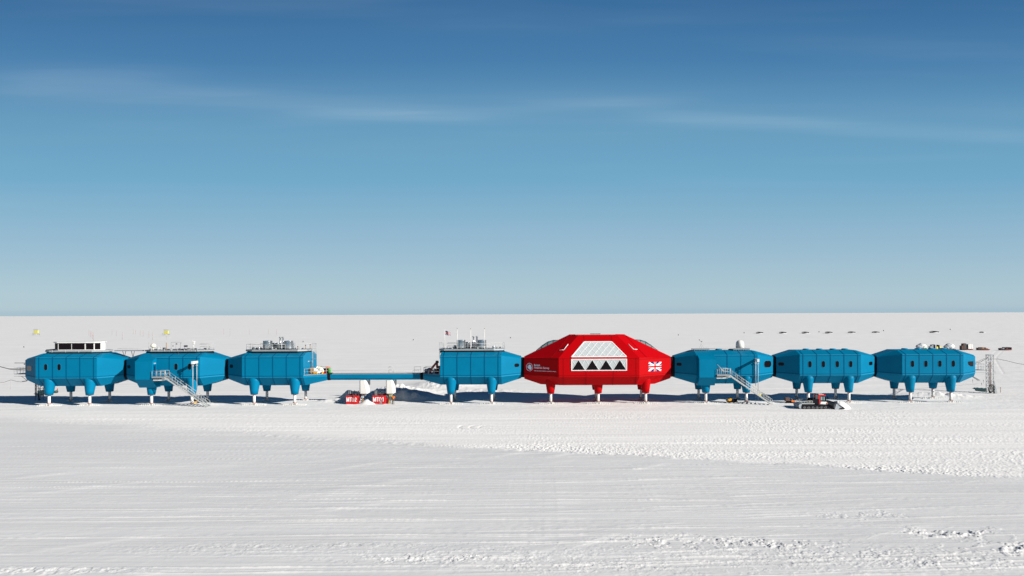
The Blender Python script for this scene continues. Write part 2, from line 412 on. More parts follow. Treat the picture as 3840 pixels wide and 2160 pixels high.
# kerb posts, cable trays along deck fronts
for dk, xs, yy, z in ((dA, np.arange(-93, -83, 2.5), .98, 10.0), (dB, np.arange(-75.5, -64, 1.25), .86, 10.1)):
    p = MB()
    for x in xs: p.box(x-.04, x+.04, yy-.04, yy+.04, z, z+.42)
    p.build('deck_edge_post', M['rail'], dk)
# ------------------------------------------------------------------ roof walkway between the two left modules
t = thing('roof_walkway', (-79.4, 3.2, 10.0), 'thin grey raised walkway joining the two leftmost roofs on forked struts', 'walkway')
b = MB(); b.box(-82.3, -76.3, 2.7, 3.7, 10.08, 10.26); b.build('grating', M['galv'], t)
b = MB()
for px in (465.5, 498):
    x = X(px, 3.2)
    for sx in (-1, 1): b.tube((x, 3.2, 8.95), (x + sx*.3, 3.2, 10.08), 0.045, n=6)
    b.tube((x, 3.2, 8.6), (x, 3.2, 9.0), .1, n=8)
b.build('strut', M['machine'], t)
b = MB(); b.rails([(-82.2, 3.65, 10.26), (-76.4, 3.65, 10.26)], h=.28, r=.02, step=1, mids=()); b.build('railing', M['rail'], t)
# ------------------------------------------------------------------ entrance bays, stairs, hoists
def bay(parent, cx):
    b = MB(); x0, x1 = cx - 5.5, cx - 2.37
    prof = [(-2.5, 5.08), (-2.5, 8.4), (-0.88, 9.12), (0.6, 9.12), (0.6, 3.47), (-1.05, 3.47)]
    b.loft([[(x0, y, z) for y, z in prof], [(x1, y, z) for y, z in prof]] if True else [])
    o = b.build('entrance_bay', M['blue'], parent)
    d = MB(); d.poly([(x1+.002, -2.05, 5.72), (x1+.002, -1.15, 5.72), (x1+.002, -1.15, 7.75), (x1+.002, -2.05, 7.75)], (.035, 0, 0)); d.build('door', M['seam'], o)
    d = MB(); d.poly([(x1+.04, -1.75, 6.5), (x1+.04, -1.5, 6.5), (x1+.04, -1.5, 7.5), (x1+.04, -1.75, 7.5)], (.02, 0, 0)); d.build('door_window', M['dark'], o)
    d = MB(); d.box(x1, x1+.1, -1.9, -1.3, 7.95, 8.1); d.build('door_lamp', M['rail'], o)
def stairs(cx, label):
    z = 5.62; xa, xb, xc = cx - 2.3, cx + 0.05, cx + 7.8; y0, y1 = -2.75, -1.55
    t = thing('staircase', (xc, -2.1, 0), label, 'stairs', 'metal entrance stairs')
    b = MB(); b.box(xa, xb, y0, -0.95, z-.1, z); b.box(xa, xb, y0-.02, y0+.06, z-.24, z-.002); b.box(xb-.08, xb, y0, -.95, z-.24, z-.1); b.build('landing', M['galv'], t)
    b = MB(); b.box(xa+.02, xb-.3, -2.3, -.95, z-.78, z-.42)
    b.poly([(xa+.7, -2.4, z-.78), (xb+.25, -2.4, z-.62), (xb+.3, -2.4, z-.48), (xb-.4, -2.4, z-.26)], (0, 1.3, 0)); b.build('bracket', M['white'], t)
    zf = 0.05
    for y in (y0, y1):
        b = MB(); b.poly([(xb, y, z-.02), (xb, y, z-.30), (xc-.12, y, zf), (xc+.25, y, zf)], (0, .06, 0)); b.build('stringer', M['rail'] if y == y0 else M['galv'], t)
    b = MB(); n = 24
    for i in range(n):
        k = (i + .5)/n; x = xb + (xc-xb)*k; zz = z + (zf-z)*k
        b.box(x-.15, x+.13, y0+.06, y1, zz-.04, zz+.0)
    b.build('steps', M['galv'], t)
    def sl(k, y, dz=0): return Vector((xb + (xc-xb)*k, y, z + (zf-z)*k + dz))
    for y in (y0 + .03, y1 + .03):
        b = MB()
        for k0, k1 in ((0.05, 0.70), (0.80, 1.0)):
            b.rails([sl(k0, y), sl(k1, y)], h=1.0, r=.032, step=1.25)
            b.tube(sl(k1, y, 1.0), sl(k1, y, .4) + Vector((.14, 0, 0)), .03, n=5)
        b.rails([sl(.74, y + .02), sl(.86, y + .02)], h=.95, r=.028, step=.9)
        b.build('handrail', M['rail'], t)
    b = MB(); b.rails([(xa+.05, y0+.03, z), (xb-.02, y0+.03, z)], h=1.05, r=.034, step=.8)
    b.rails([(xa+.05, -1.0, z), (xb-.02, -1.0, z)], h=1.05, r=.03, step=.9)
    b.tube((xb+.1, y0+.03, z), (xb+.1, y0+.03, z+1.15), .08, n=8)
    b.build('landing_rail', M['rail'], t)
    return t
def hoist(cx, label):
    x = cx + 5.25; yw = YC - 4.1
    t = thing('hoist', (x, -1.8, 7.9), label, 'hoist', 'beam hoists beside the stairs')
    b = MB(); b.box(x-.12, x+.12, yw-1.9, yw, 7.98, 8.42); b.box(x-.2, x+.2, yw-2.0, yw-1.6, 7.92, 8.46); b.build('beam', M['white'], t)
    for yy, zz in ((yw-1.8, 2.6), (yw-.25, 3.4)):
        b = MB(); b.tube((x, yy, zz), (x, yy, 7.95), .06, n=10); b.box(x-.13, x+.13, yy-.12, yy+.12, 7.5, 7.7); b.build('chain_guide', M['rail'], t)
        b = MB(); b.tube((x, yy, .3), (x, yy, zz), .015, n=4); b.build('chain', M['galv'], t)
bay(mB, CX['B']); bay(mE, CX['E'])
stairs(CX['B'], 'grey metal stairs from the left entrance bay down to the snow')
stairs(CX['E'], 'grey metal stairs right of the red module, with a yellow sign low on the rail')
hoist(CX['B'], 'white beam hoist above the left-hand stairs'); hoist(CX['E'], 'white beam hoist above the right-hand stairs beside the large end window')
c = W(2846, 1480.5, -2.7); q = MB(); q.poly([c + Vector(v) for v in ((-.3, 0, -.12), (.25, 0, -.22), (.3, 0, .12), (-.22, 0, .2))], (0, .03, 0))
tag(q.build('warning_sign', M['yellow'], loc=c), 'small yellow sign hung low on the right-hand stair rail', 'sign')
# diagonal strut beside the right bay
q = MB(); q.tube(W(2688, 1366.5, -1.5), W(2716, 1397, -2.2), .07, n=8)
q.build('stay', M['rail'], mE)
# ------------------------------------------------------------------ red module
RC = 10.0
t = thing('red_module', (RC, YC, 0), 'large angular red central module with white glazed front', 'station module')
mR = t
yF = -2.6; fw = YC - yF
V = {}
def rv(k, x, y, z):
    "vertex mirrored to all four quadrants"
    for sx, a in ((-1, 'l'), (1, 'r')):
        for sy, b_ in ((-1, 'f'), (1, 'b')): V[k + a + b_] = Vector((RC + sx*x, YC + sy*(YC - y), z))
rv('T', 3.6, 1.2, 12.93)      # top plateau front corners
rv('S', 5.2, 2.3, 12.93)      # top plateau side corners
rv('F', 7.42, yF, 8.78)       # face top corner
rv('P', 8.9, -1.66, 8.76)     # break on the end facet
rv('K', 13.9, 1.5, 8.45)      # end top
rv('J', 13.9, 2.1, 8.75)
rv('f', 7.42, yF, 5.27)       # face bottom corner
rv('k', 13.9, 1.5, 5.35)
rv('b', 7.0, -1.2, 3.64)      # belly
rv('c', 10.75, 0.9, 3.64)
rv('e', 13.9, 1.95, 4.6)
names = list(V); idx = {k: i for i, k in enumerate(names)}; fs = []
def fc(*ks): fs.append([idx[k] for k in ks])
for y in 'fb':
    fc('Fl'+y, 'Fr'+y, 'Tr'+y, 'Tl'+y); fc('fl'+y, 'fr'+y, 'Fr'+y, 'Fl'+y); fc('bl'+y, 'br'+y, 'fr'+y, 'fl'+y)
    for x in 'lr':
        fc('F'+x+y, 'T'+x+y, 'S'+x+y, 'P'+x+y); fc('P'+x+y, 'S'+x+y, 'J'+x+y); fc('P'+x+y, 'J'+x+y, 'K'+x+y)
        fc('f'+x+y, 'F'+x+y, 'P'+x+y, 'K'+x+y, 'k'+x+y); fc('b'+x+y, 'f'+x+y, 'k'+x+y); fc('b'+x+y, 'k'+x+y, 'c'+x+y); fc('c'+x+y, 'k'+x+y, 'e'+x+y)
for x in 'lr':
    fc('S'+x+'f', 'S'+x+'b', 'J'+x+'b', 'J'+x+'f'); fc('c'+x+'f', 'c'+x+'b', 'e'+x+'b', 'e'+x+'f')
    fc('K'+x+'f', 'J'+x+'f', 'J'+x+'b', 'K'+x+'b', 'k'+x+'b', 'e'+x+'b', 'e'+x+'f', 'k'+x+'f')
fc('Tlf', 'Trf', 'Srf', 'Srb', 'Trb', 'Tlb', 'Slb', 'Slf'); fc('blf', 'brf', 'crf', 'crb', 'brb', 'blb', 'clb', 'clf')
b = MB(); b.add([V[k] for k in names], fs)
rh = b.build('hull', M['red'], t)
import bmesh
bm = bmesh.new(); bm.from_mesh(rh.data); bmesh.ops.recalc_face_normals(bm, faces=bm.faces); bm.to_mesh(rh.data); bm.free()
sl = Vector((0, 12.93-8.78, -3.8)); sl = Vector((0, -4.15, 3.8)).normalized()   # outward normal of the front slope
def SP(x, t_, off=0.0): return Vector((x, yF + 3.8*t_, 8.78 + 4.15*t_)) + sl*off
s = MB()
for x in (RC-2.6, RC+2.6): strip(s, SP(x, .70), SP(x, .995), .09, sl, .02)
for x in (RC-6.6, RC-2.4, RC+2.6, RC+6.8): 
    strip(s, (x, yF, 5.28), (x, yF, 8.75 if abs(x-RC) > 5.2 else 6.38), .09, (0, -1, 0))
    strip(s, (x, yF, 5.26), (x, -1.2, 3.64), .09, (0, -1.63, -1.4))
strip(s, (RC-7.4, yF, 5.55), (RC+7.4, yF, 5.55), .07, (0, -1, 0), .018)
strip(s, (RC-7.4, yF, 8.62), (RC-5.2, yF, 8.62), .07, (0, -1, 0), .018); strip(s, (RC+5.2, yF, 8.62), (RC+7.4, yF, 8.62), .07, (0, -1, 0), .018)
for sd in (-1, 1):
    a, b_ = Vector((RC+sd*8.9, -1.66, 8.76)), Vector((RC+sd*5.2, 2.3, 12.93))
    nn = Vector((sd*.62, -.45, .62)); strip(s, a, b_, .10, nn, .03)
    f0, f1 = V['f'+('l' if sd < 0 else 'r')+'f'], V['k'+('l' if sd < 0 else 'r')+'f']; dd = f1-f0; nn = Vector((sd*abs(dd.y), -abs(dd.x), 0))
    for z in (.28, 3.2): strip(s, f0.lerp(f1, .01) + Vector((0,0,z)), f0.lerp(f1, .99) + Vector((0,0,z)), .07, nn, .018)
s.build('panel_trim', M['rseam'], rh)
legs(t, [(RC + k*8.9, y) for k in (-1, 0, 1) for y in (0, 6.4)], M['red'])
# glazing
X0, X1, HB, HT, TB, TT = RC-5.06, RC+5.06, 5.06, 2.56, 0.035, 0.68
q = MB(); q.poly([SP(X0, TB, .003), SP(X1, TB, .003), SP(RC+HT, TT, .003), SP(RC-HT, TT, .003)], sl*.045)
gu = q.build('upper_glazing', M['panel'], t)
q = MB()
def bar(a, b_, w, off, n): strip(q, a + n*off, b_ + n*off, w, n, .035)
dirx = (HB-HT)/(TT-TB)
for k in range(0, 9):
    xb = X0 + k*10.12/8
    for sg in (1, -1):
        # line X = xb + sg*dirx*(t-TB); clip to the trapezoid
        tm = TT
        # meets the opposite sloping edge where it leaves the panel
        lim = (X1 - xb)/(2*dirx) if sg > 0 else (xb - X0)/(2*dirx)
        tm = min(TT, TB + lim)
        if tm - TB < .03: continue
        bar(SP(xb, TB, 0), SP(xb + sg*dirx*(tm-TB), tm, 0), .06, .048 + .004*(sg > 0), sl)
for i_, (a, b_) in enumerate((((X0, TB), (X1, TB)), ((X1, TB), (RC+HT, TT)), ((RC+HT, TT), (RC-HT, TT)), ((RC-HT, TT), (X0, TB)))):
    bar(SP(*a), SP(*b_), .16, .062 + .004*(i_ % 2), sl)
q.build('frame', M['frame'], gu)
q = MB(); q.box(X0, X1, yF-.045, yF-.003, 6.45, 8.56); gl = q.build('lower_glazing', M['panel'], t)
q = MB(); fn = Vector((0, -1, 0)); z0, z1 = 6.5, 8.5; per = 10.12/4
def FP(x, z): return Vector((x, yF, z))
for k in range(9):
    xb = X0 + k*per/2
    for sg in (1, -1):
        xe = xb + sg*per/2
        if X0-.01 <= xe <= X1+.01: bar(FP(xb, z0), FP(xe, z1), .06, .048 + .004*(sg > 0), fn)
for i_, (a, b_) in enumerate((((X0, 6.48), (X1, 6.48)), ((X1, 6.44), (X1, 8.57)), ((X1, 8.53), (X0, 8.53)), ((X0, 8.57), (X0, 6.44)))): bar(FP(*a), FP(*b_), .13, .062 + .004*(i_ % 2), fn)
q.build('frame', M['frame'], gl)
for k in range(4):
    c0 = X0 + per*(k+.5); q = MB(); q.poly([FP(c0-1.12, 6.60) + fn*.086, FP(c0+1.12, 6.60) + fn*.086, FP(c0, 8.30) + fn*.086], fn*.02); q.build('window', M['dark'], gl)
# roof skylights on the end slopes
for sd in (-1, 1):
    rings = []
    a, b_ = V['S'+('l' if sd < 0 else 'r')+'b'], V['J'+('l' if sd < 0 else 'r')+'b']
    for k, hgt in ((.26, 0.0), (.36, .40), (.48, .60), (.61, .42), (.74, 0.0)):
        p = a.lerp(b_, k)
        rings.append([(p.x, YC-.5, p.z-.15), (p.x, YC-.2, p.z+hgt*.75), (p.x, YC+.8, p.z+hgt), (p.x, YC+1.5, p.z+hgt*.6), (p.x, YC+1.7, p.z-.15)])
    g = MB(); g.loft(rings); go = g.build('skylight', M['glass'], t)
    g = MB()
    for r_ in rings[1:-1]: g.path([Vector(p) + Vector((0, -.02, .02)) for p in r_], .045)
    for j in (1, 2, 3): g.path([Vector(r_[j]) + Vector((0, -.02, .02)) for r_ in rings], .04)
    g.build('frame', M['machine'], go)
# hatches and white grab rails on the corner slopes
for sd, h0, h1, h2 in ((-1, (2131, 1292.5), (2114, 1314), (2098, 1314.5)), (1, (2355, 1292.5), (2375, 1312), (2388, 1312))):
    k = 'l' if sd < 0 else 'r'
    p0 = V['F'+k+'f']; n = (V['T'+k+'f'] - p0).cross(V['S'+k+'f'] - p0).normalized()
    if n.z < 0: n = -n
    a, b_, c_ = [hit(px, py, p0, n) for px, py in (h0, h1, h2)]
    q = MB(); o3 = n*.12
    for u, v in ((a, b_), (b_, c_)): q.tube(u + o3, v + o3, .06, n=6)
    for f_ in (.15, .8): p = a.lerp(b_, f_); q.tube(p, p + o3, .05, n=6)
    p = b_.lerp(c_, .8); q.tube(p, p + o3, .05, n=6)
    q.build('grab_rail', M['frame'], t)
    d_ = a + (c_ - b_); q = MB(); cc = (a+b_+c_+d_)/4
    q.poly([cc + (w_ - cc)*.82 for w_ in (a, b_, c_, d_)], n*.05); q.build('roof_hatch', M['red'], t)
# roof top vents
q = MB(); q.box(RC-1.3, RC+.6, 1.7, 2.6, 12.93, 13.12); q.build('roof_vent', M['machine'], t)
q = MB(); q.box(RC-4.2, RC+3.4, 1.28, 1.34, 12.93, 13.03); q.build('roof_rail', M['rail'], t)
# flag painted on the right end facet
def uj(parent, P, n, sc=1.0, lay=.006, thick=.006):
    "P(u, v) -> world; u 0..1, v 0..1; union flag as stacked sheets"
    fl = MB().poly([P(0,0), P(1,0), P(1,1), P(0,1)], n*thick); o = fl.build('flag_field', M['navy'], parent)
    def st(pts, off): return [P(u, v) + n*(off*lay + thick*.2) for u, v in pts]
    w = MB(); wx, wy = .10, .09
    for a in (1, 0):
        d0 = [(0, 0), (wx, 0), (1, 1-wy*1.6), (1, 1), (1-wx, 1), (0, wy*1.6)] if a else [(1, 0), (1-wx, 0), (0, 1-wy*1.6), (0, 1), (wx, 1), (1, wy*1.6)]
        w.poly(st(d0, 1.2 + .3*a), n*thick)
    w.build('white_saltire', M['frame'], o)
    r = MB()
    for pts in ([(0, 0), (.06, 0), (.5, .44), (.5, .5)], [(1, 1), (.94, 1), (.5, .56), (.5, .5)], [(0, 1), (0, .93), (.5, .43), (.5, .5)], [(1, 0), (1, .07), (.5, .57), (.5, .5)]): r.poly(st(pts, 2.6), n*thick)
    r.build('red_saltire', M['flagred'], o)
    w = MB(); w.poly(st([(.415,0),(.585,0),(.585,1),(.415,1)], 3.6), n*thick); w.poly(st([(0,.355),(1,.355),(1,.645),(0,.645)], 3.9), n*thick); w.build('white_cross', M['frame'], o)
    r = MB(); r.poly(st([(.445,0),(.555,0),(.555,1),(.445,1)], 5.0), n*thick); r.poly(st([(0,.41),(1,.41),(1,.59),(0,.59)], 5.4), n*thick); r.build('red_cross', M['flagred'], o)
    return o
p0 = V['frf']; dd = V['krf'] - p0; dd.z = 0; xd = dd.normalized(); n = xd.cross(Vector((0,0,1)))
a = hit(2431.3, 1393.3, p0, n); b_ = hit(2479, 1391.8, p0, n); tl = hit(2431.3, 1358.3, p0, n)
wid = (b_ - a).dot(xd); hgt = tl.z - a.z
uj(t, lambda u, v: a + xd*wid*u + Vector((0, 0, hgt*v)), n)
# logo on the left end facet
p0 = V['flf']; dd = p0 - V['klf']; dd.z = 0; xd = dd.normalized(); n = xd.cross(Vector((0,0,1)))
if n.y > 0: n = -n
Zl = 17.17
def LP(zx, zy): return hit(1960 + zx/Zl, 1340 + zy/Zl, p0, n)
c = LP(428, 627); L_ = LP(215, 627); R_ = LP(641, 627); rx = (R_ - L_).dot(xd)/2
q = MB(); N = 40; ri, ro = rx*.91, rx
up = Vector((0, 0, 1))
ring = lambda r_, o_: [c + xd*r_*math.cos(2*PI*j/N) + up*r_*math.sin(2*PI*j/N) + n*o_ for j in range(N)]
q.loft([ring(ro, .002), ring(ro, .02), ring(ri, .02), ring(ri, .002)], False, False); q.build('emblem_ring', M['logo'], t)
q = MB(); q.poly([LP(*p) + n*.003 for p in ((268,520),(290,535),(330,590),(358,588),(362,545),(375,505),(400,475),(430,468),(475,488),(535,515),(540,545),(535,585),(570,640),(565,685),(550,735),(525,785),(480,800),(432,782),(428,745),(390,738),(350,722),(312,650),(300,610),(318,600))], n*.018)
q.build('emblem_map', M['logo'], t)
for s_, zx, zy, ch, zx1 in (('British', 718, 560, 7.3, 1095), ('Antarctic Survey', 732, 712, 7.3, 1700), ('NATURAL ENVIRONMENT RESEARCH COUNCIL', 722, 882, 2.7, 2135)):
    a = LP(zx, zy); e = LP(zx1, zy); size = ch*.0495/.70
    o = text(s_, size, M['logo'], a + n*.012, xd, up, t, bold=.006 if ch > 5 else .002, depth=.008)
    vs = [v.co.dot(xd) for v in o.data.vertices]; wdt = max(vs) - min(vs); k = (e - a).dot(xd)/wdt; m0 = min(vs)
    for v in o.data.vertices: v.co += xd*((v.co.dot(xd) - m0)*(k-1))
# ------------------------------------------------------------------ tanks, chimneys, poles on the roofs
def tank(px0, px1, pyt, pyb, y, label, kind='big', zb=10.34, name='steel_tank', grp='round steel tanks on the roof decks'):
    r = (X(px1, y) - X(px0, y))/2; x = (X(px1, y) + X(px0, y))/2; zt = W(px0, pyt, y).z; z0 = W(px0, pyb, y).z
    t = thing(name, (x, y, zb), label, 'tank', grp)
    b = MB(); b.lathe((x, y, 0), [(r*.97, z0), (r, z0+.05), (r, zt-.06), (r*1.02, zt-.05), (r*1.02, zt), (r*.9, zt+.02), (.02, zt+.06)], 28); b.build('tank_shell', M['steel'], t)
    b = MB()
    if z0 - zb > .1:
        b.lathe((x, y, 0), [(r*.72, zb), (r*.85, z0)], 20)
        for k in range(6):
            a = 2*PI*k/6; b.tube((x + r*.95*math.cos(a), y + r*.95*math.sin(a), zb), (x + r*.9*math.cos(a), y + r*.9*math.sin(a), z0+.02), .045, n=5)
        b.build('stand', M['machine'], t)
    return t
tank(986.5, 1020.3, 1278.3, 1307, 2.2, 'big round steel tank left of the chimneys on the roof left of the link bridge')
tank(1065.7, 1098.7, 1278.3, 1307, 2.2, 'big round steel tank right of the chimneys on the roof left of the link bridge')
tank(1019, 1034, 1286.5, 1306, 4.4, 'narrow steel tank half hidden behind the left big tank, left of the link bridge')
tank(1032, 1050, 1286.5, 1306, 4.0, 'smaller steel tank behind the chimneys on the roof left of the link bridge')
tank(1095, 1106, 1286.5, 1306, 4.2, 'narrow steel tank behind the right big tank, left of the link bridge')
tank(949.5, 959.5, 1302, 1311, 2.0, 'small steel drum at the left end of the roof left of the link bridge')
tank(966.5, 975.5, 1302.5, 1315, 1.6, 'small steel drum second from the left end, left of the link bridge')
tank(1016, 1024.5, 1303, 1317, 1.4, 'small pale drum in front of the gap beside the left big tank')
tank(1712.3, 1745, 1275.5, 1304, 2.2, 'big round steel tank left of the chimneys on the roof with the flagpole')
tank(1791.8, 1823.6, 1275, 1304, 2.2, 'big round steel tank right of the chimneys on the roof with the flagpole')
tank(1745.5, 1763, 1283, 1304, 4.2, 'smaller steel tank left of the chimneys and behind the poles, flagpole roof')
tank(1769, 1789.5, 1283, 1304, 4.2, 'smaller steel tank directly behind the chimneys on the flagpole roof')
tank(1699.5, 1711, 1295.5, 1304.5, 3.2, 'small steel drum just left of the big tank on the flagpole roof')
tank(1688.5, 1698.5, 1304.5, 1314, 1.8, 'small squat drum nearest the flagpole')
tank(1845.5, 1857, 1298.5, 1309, 2.6, 'small steel drum alone at the right end of the flagpole roof')
def chimney(px, pyt, y, label):
    x = X(px, y); zt = W(px, pyt, y).z
    t = thing('chimney', (x, y, 10.34), label, 'chimney', 'steel chimneys on the roof decks')
    b = MB(); b.tube((x, y, 10.34), (x, y, zt), .13, n=14); b.build('flue', M['steel'], t)
    b = MB(); b.lathe((x, y, 0), [(.14, zt-.02), (.24, zt+.02), (.24, zt+.16), (.1, zt+.2)], 14); b.build('cowl', M['galv'], t)
    b = MB(); b.tube((x, y, 10.34), (x, y, 11.2), .17, n=10); b.build('lagging', M['rail'], t)
chimney(1050.7, 1267, 2.6, 'left steel chimney of the pair left of the link bridge'); chimney(1061.3, 1267, 2.6, 'right steel chimney of the pair left of the link bridge')
chimney(1775.6, 1264.5, 2.4, 'left steel chimney of the pair on the flagpole roof'); chimney(1788.2, 1264.5, 2.4, 'right steel chimney of the pair on the flagpole roof')
def pole(px, pyt, y, zb, r, label, m='white', cap=True, name='roof_pole', grp='tall white poles on the flagpole roof', cat='pole'):
    x = X(px, y); zt = W(px, pyt, y).z; b = MB(); b.mi(0).tube((x, y, zb), (x, y, zt), r*1.15, r*.8, n=8); b.tube((x, y, zb), (x, y, zb+.5), r*2, r*1.6, n=8)
    if cap: b.mi(1).ball((x, y, zt+.05), r*1.5, 8)
    return tag(b.build(name, [M[m], M['black']], loc=(x, y, zb)), label, cat, grp)
pole(1714.4, 1234, 1.5, 10.34, .05, 'tall white pole in front of the left big tank, flagpole roof')
pole(1764.7, 1234, 1.5, 10.34, .05, 'tall white pole between the two big tanks, flagpole roof')
pole(1816.4, 1233.5, 1.5, 10.34, .05, 'tall white pole in front of the right big tank, flagpole roof')
fp = pole(1667.5, 1234, 1.8, 10.34, .04, 'white flagpole flying the flag at the left corner of the roof', cap=False, name='flagpole', grp=None, cat='flagpole')
# flag: gently waved cloth
y = 1.8; a = W(1669.5, 1258.2, y); wF, hF = 1.10, .98
ft = thing('flag', W(1668, 1259, y), 'red, white and blue flag streaming from the white flagpole', 'flag')
def fl_sheet(name, quads, m, off, par):
    b = MB()
    for q_ in quads:
        # subdivide along u for the wave
        N = 8
        for i in range(N):
            t0, t1 = i/N, (i+1)/N
            def ip(k0, k1, tt): return (q_[k0][0] + (q_[k1][0]-q_[k0][0])*tt, q_[k0][1] + (q_[k1][1]-q_[k0][1])*tt)
            pts = [ip(0,1,t0), ip(0,1,t1), ip(3,2,t1), ip(3,2,t0)]
            P3 = []
            for u, v in pts:
                sag = .22*u*u; P3.append(Vector((a.x + wF*u*(1 - .12*u), y + .10*math.sin(u*7 + v) , a.z + hF*v*(1 - .22*u) + (.10 - .0*u)*0 - sag + .2*u*(1-v))))
            b.add([p + Vector((0, -off, 0)) for p in P3], [(0,1,2,3)]); b.add([p + Vector((0, off, 0)) for p in P3], [(3,2,1,0)])
    return b.build(name, M[m], par)
fl_sheet('flag_field', [[(0,0),(1,0),(1,1),(0,1)]], 'navy', .004, ft)
fl_sheet('white_saltire', [[(0,0),(.88,1),(1,1),(.12,0)], [(0,1),(.88,0),(1,0),(.12,1)], ], 'frame', .010, ft)
fl_sheet('red_saltire', [[(.03,0),(.94,1),(1,1),(.08,0)], [(.03,1),(.94,0),(1,0),(.08,1)]], 'flagred', .015, ft)
fl_sheet('white_cross', [[(.38,0),(.62,0),(.62,1),(.38,1)], [(0,.33),(1,.33),(1,.67),(0,.67)]], 'frame', .020, ft)
fl_sheet('red_cross', [[(.44,0),(.56,0),(.56,1),(.44,1)], [(0,.41),(1,.41),(1,.59),(0,.59)]], 'flagred', .026, ft)
# striped stub vents on C roof
for i, (px, pyt) in enumerate(((1145.6, 1293), (1162.7, 1291), (1116, 1298))):
    x = X(px, 2.0); zt = W(px, pyt, 2.0).z; b = MB(); b.mi(0).tube((x, 2, 10.34), (x, 2, zt-.15), .06, n=8); b.mi(1).tube((x, 2, zt-.2), (x, 2, zt), .075, n=8)
    tag(b.build('vent_pipe', [M['wood'], M['black']], loc=(x, 2, 10.34)), ('rusty vent pipe with black cap, left of the right-hand pair', 'rusty vent pipe with black cap nearest the caged ladder', 'short vent pipe right beside the right big tank')[i], 'vent pipe', 'capped vent pipes left of the link bridge')
# pipes and junction boxes between the tanks
def clutter(dk, x0, x1, seed, z=10.34):
    r = random.Random(seed); b = MB(); w = MB()
    for k in range(26):
        x = r.uniform(x0, x1); yy = r.uniform(1.3, 5); hh = r.uniform(.1, .35); s_ = r.uniform(.06, .22)
        (b if r.random() < .6 else w).cham(x-s_, x+s_, yy-s_, yy+s_, z, z+hh, .02)
    for k in range(5):
        yy = r.uniform(1.6, 4.8); xa = r.uniform(x0, x1-3); b.tube((xa, yy, z+.12), (xa+r.uniform(1.5, 3), yy, z+.12), .06, n=6)
    b.build('pipework', M['machine'], dk); w.build('junction_boxes', M['rail'], dk)
clutter(dC, -56.3, -46, 1); clutter(dD, -19.4, -8.6, 2); clutter(dB, -75.4, -64.6, 3, 10.32)
b = MB(); 
for k in range(14): b.box(-95 + k*.12, -94.93 + k*.12, 2.2, 5, 10.34, 10.5)
b.build('grating', M['machine'], dA)
# caged ladder on module C, ladder on D
def ladder(name, x, y, z0, z1, label, cage, par=None):
    t = thing(name, (x, y, z0), label, 'ladder')
    b = MB()
    for s_ in (-.22, .22): b.tube((x, y+s_, z0), (x, y+s_, z1), .03, n=5)
    n_ = int((z1-z0)/.3)
    for k in range(n_): b.tube((x, y-.22, z0+.2+k*.3), (x, y+.22, z0+.2+k*.3), .018, n=4)
    b.build('ladder_rails', M['rail'], t)
    if cage:
        b = MB(); hoops = [z1 + .05 - k*1.0 for k in range(4)]; arc = [(cage*.75*math.sin(a_), .38*math.cos(a_)) for a_ in (0, .5, 1.0, 1.57, 2.14, 2.64, PI)]
        for hz in hoops: b.path([(x + u, y + v, hz) for u, v in arc], .022, 4)
        for u, v in arc[1:-1]: b.tube((x+u, y+v, hoops[-1]), (x+u, y+v, hoops[0]), .018, n=4)
        b.build('cage', M['galv'], t)
ladder('caged_ladder', CX['C']+LM+.15, 4.2, 5.7, 11.35, 'caged ladder up the end wall beside the equipment-laden deck', 1.0)
ladder('caged_ladder', CX['Dm']-LM-.15, 4.4, 5.7, 11.35, 'dark ladder rails up the end wall beside the red crane', -1.0)
# fittings on C end wall
for i, (px, py, w_, h_) in enumerate(((1156, 1354.5, .3, .1), (1169, 1353.5, .2, .15), (1163.5, 1370, .09, 1.1), (1163.5, 1360, .35, .08))):
    xw = CX['C'] + LM + .002; yy = (xw*F/(px-VX)) - D if px != VX else 3; p = W(px, py, yy)
    q = MB(); q.box(xw, xw+.06, yy-w_*1.2, yy+w_*1.2, p.z-h_, p.z+h_*.6); q.build('wall_fitting', M['machine'] if i > 1 else M['rail'], mC)
# deck railings on the two end platforms
def plat(parent, cx, sd):
    x0 = cx + sd*(LM + .05); x1 = cx + sd*(LE - .1)
    d = MB(); d.poly([(x0, YC-4.0, 5.625), (x1, YC-1.45, 5.60), (x1, YC+1.45, 5.60), (x0, YC+4.0, 5.625)], (0, 0, .06)); o = d.build('platform_deck', M['galv'], parent)
    b = MB(); b.rails([(x0+sd*.1, YC-3.9, 5.69), (x1, YC-1.4, 5.67)], h=1.12, r=.04, step=1.3)
    b.rails([(x1, YC-1.4, 5.67), (x1, YC+1.4, 5.67), (x0, YC+3.9, 5.69)], h=1.12, r=.03, step=1.5)
    b.build('platform_railing', M['rail'], o)
plat(mC, CX['C'], 1); plat(mD, CX['Dm'], -1)
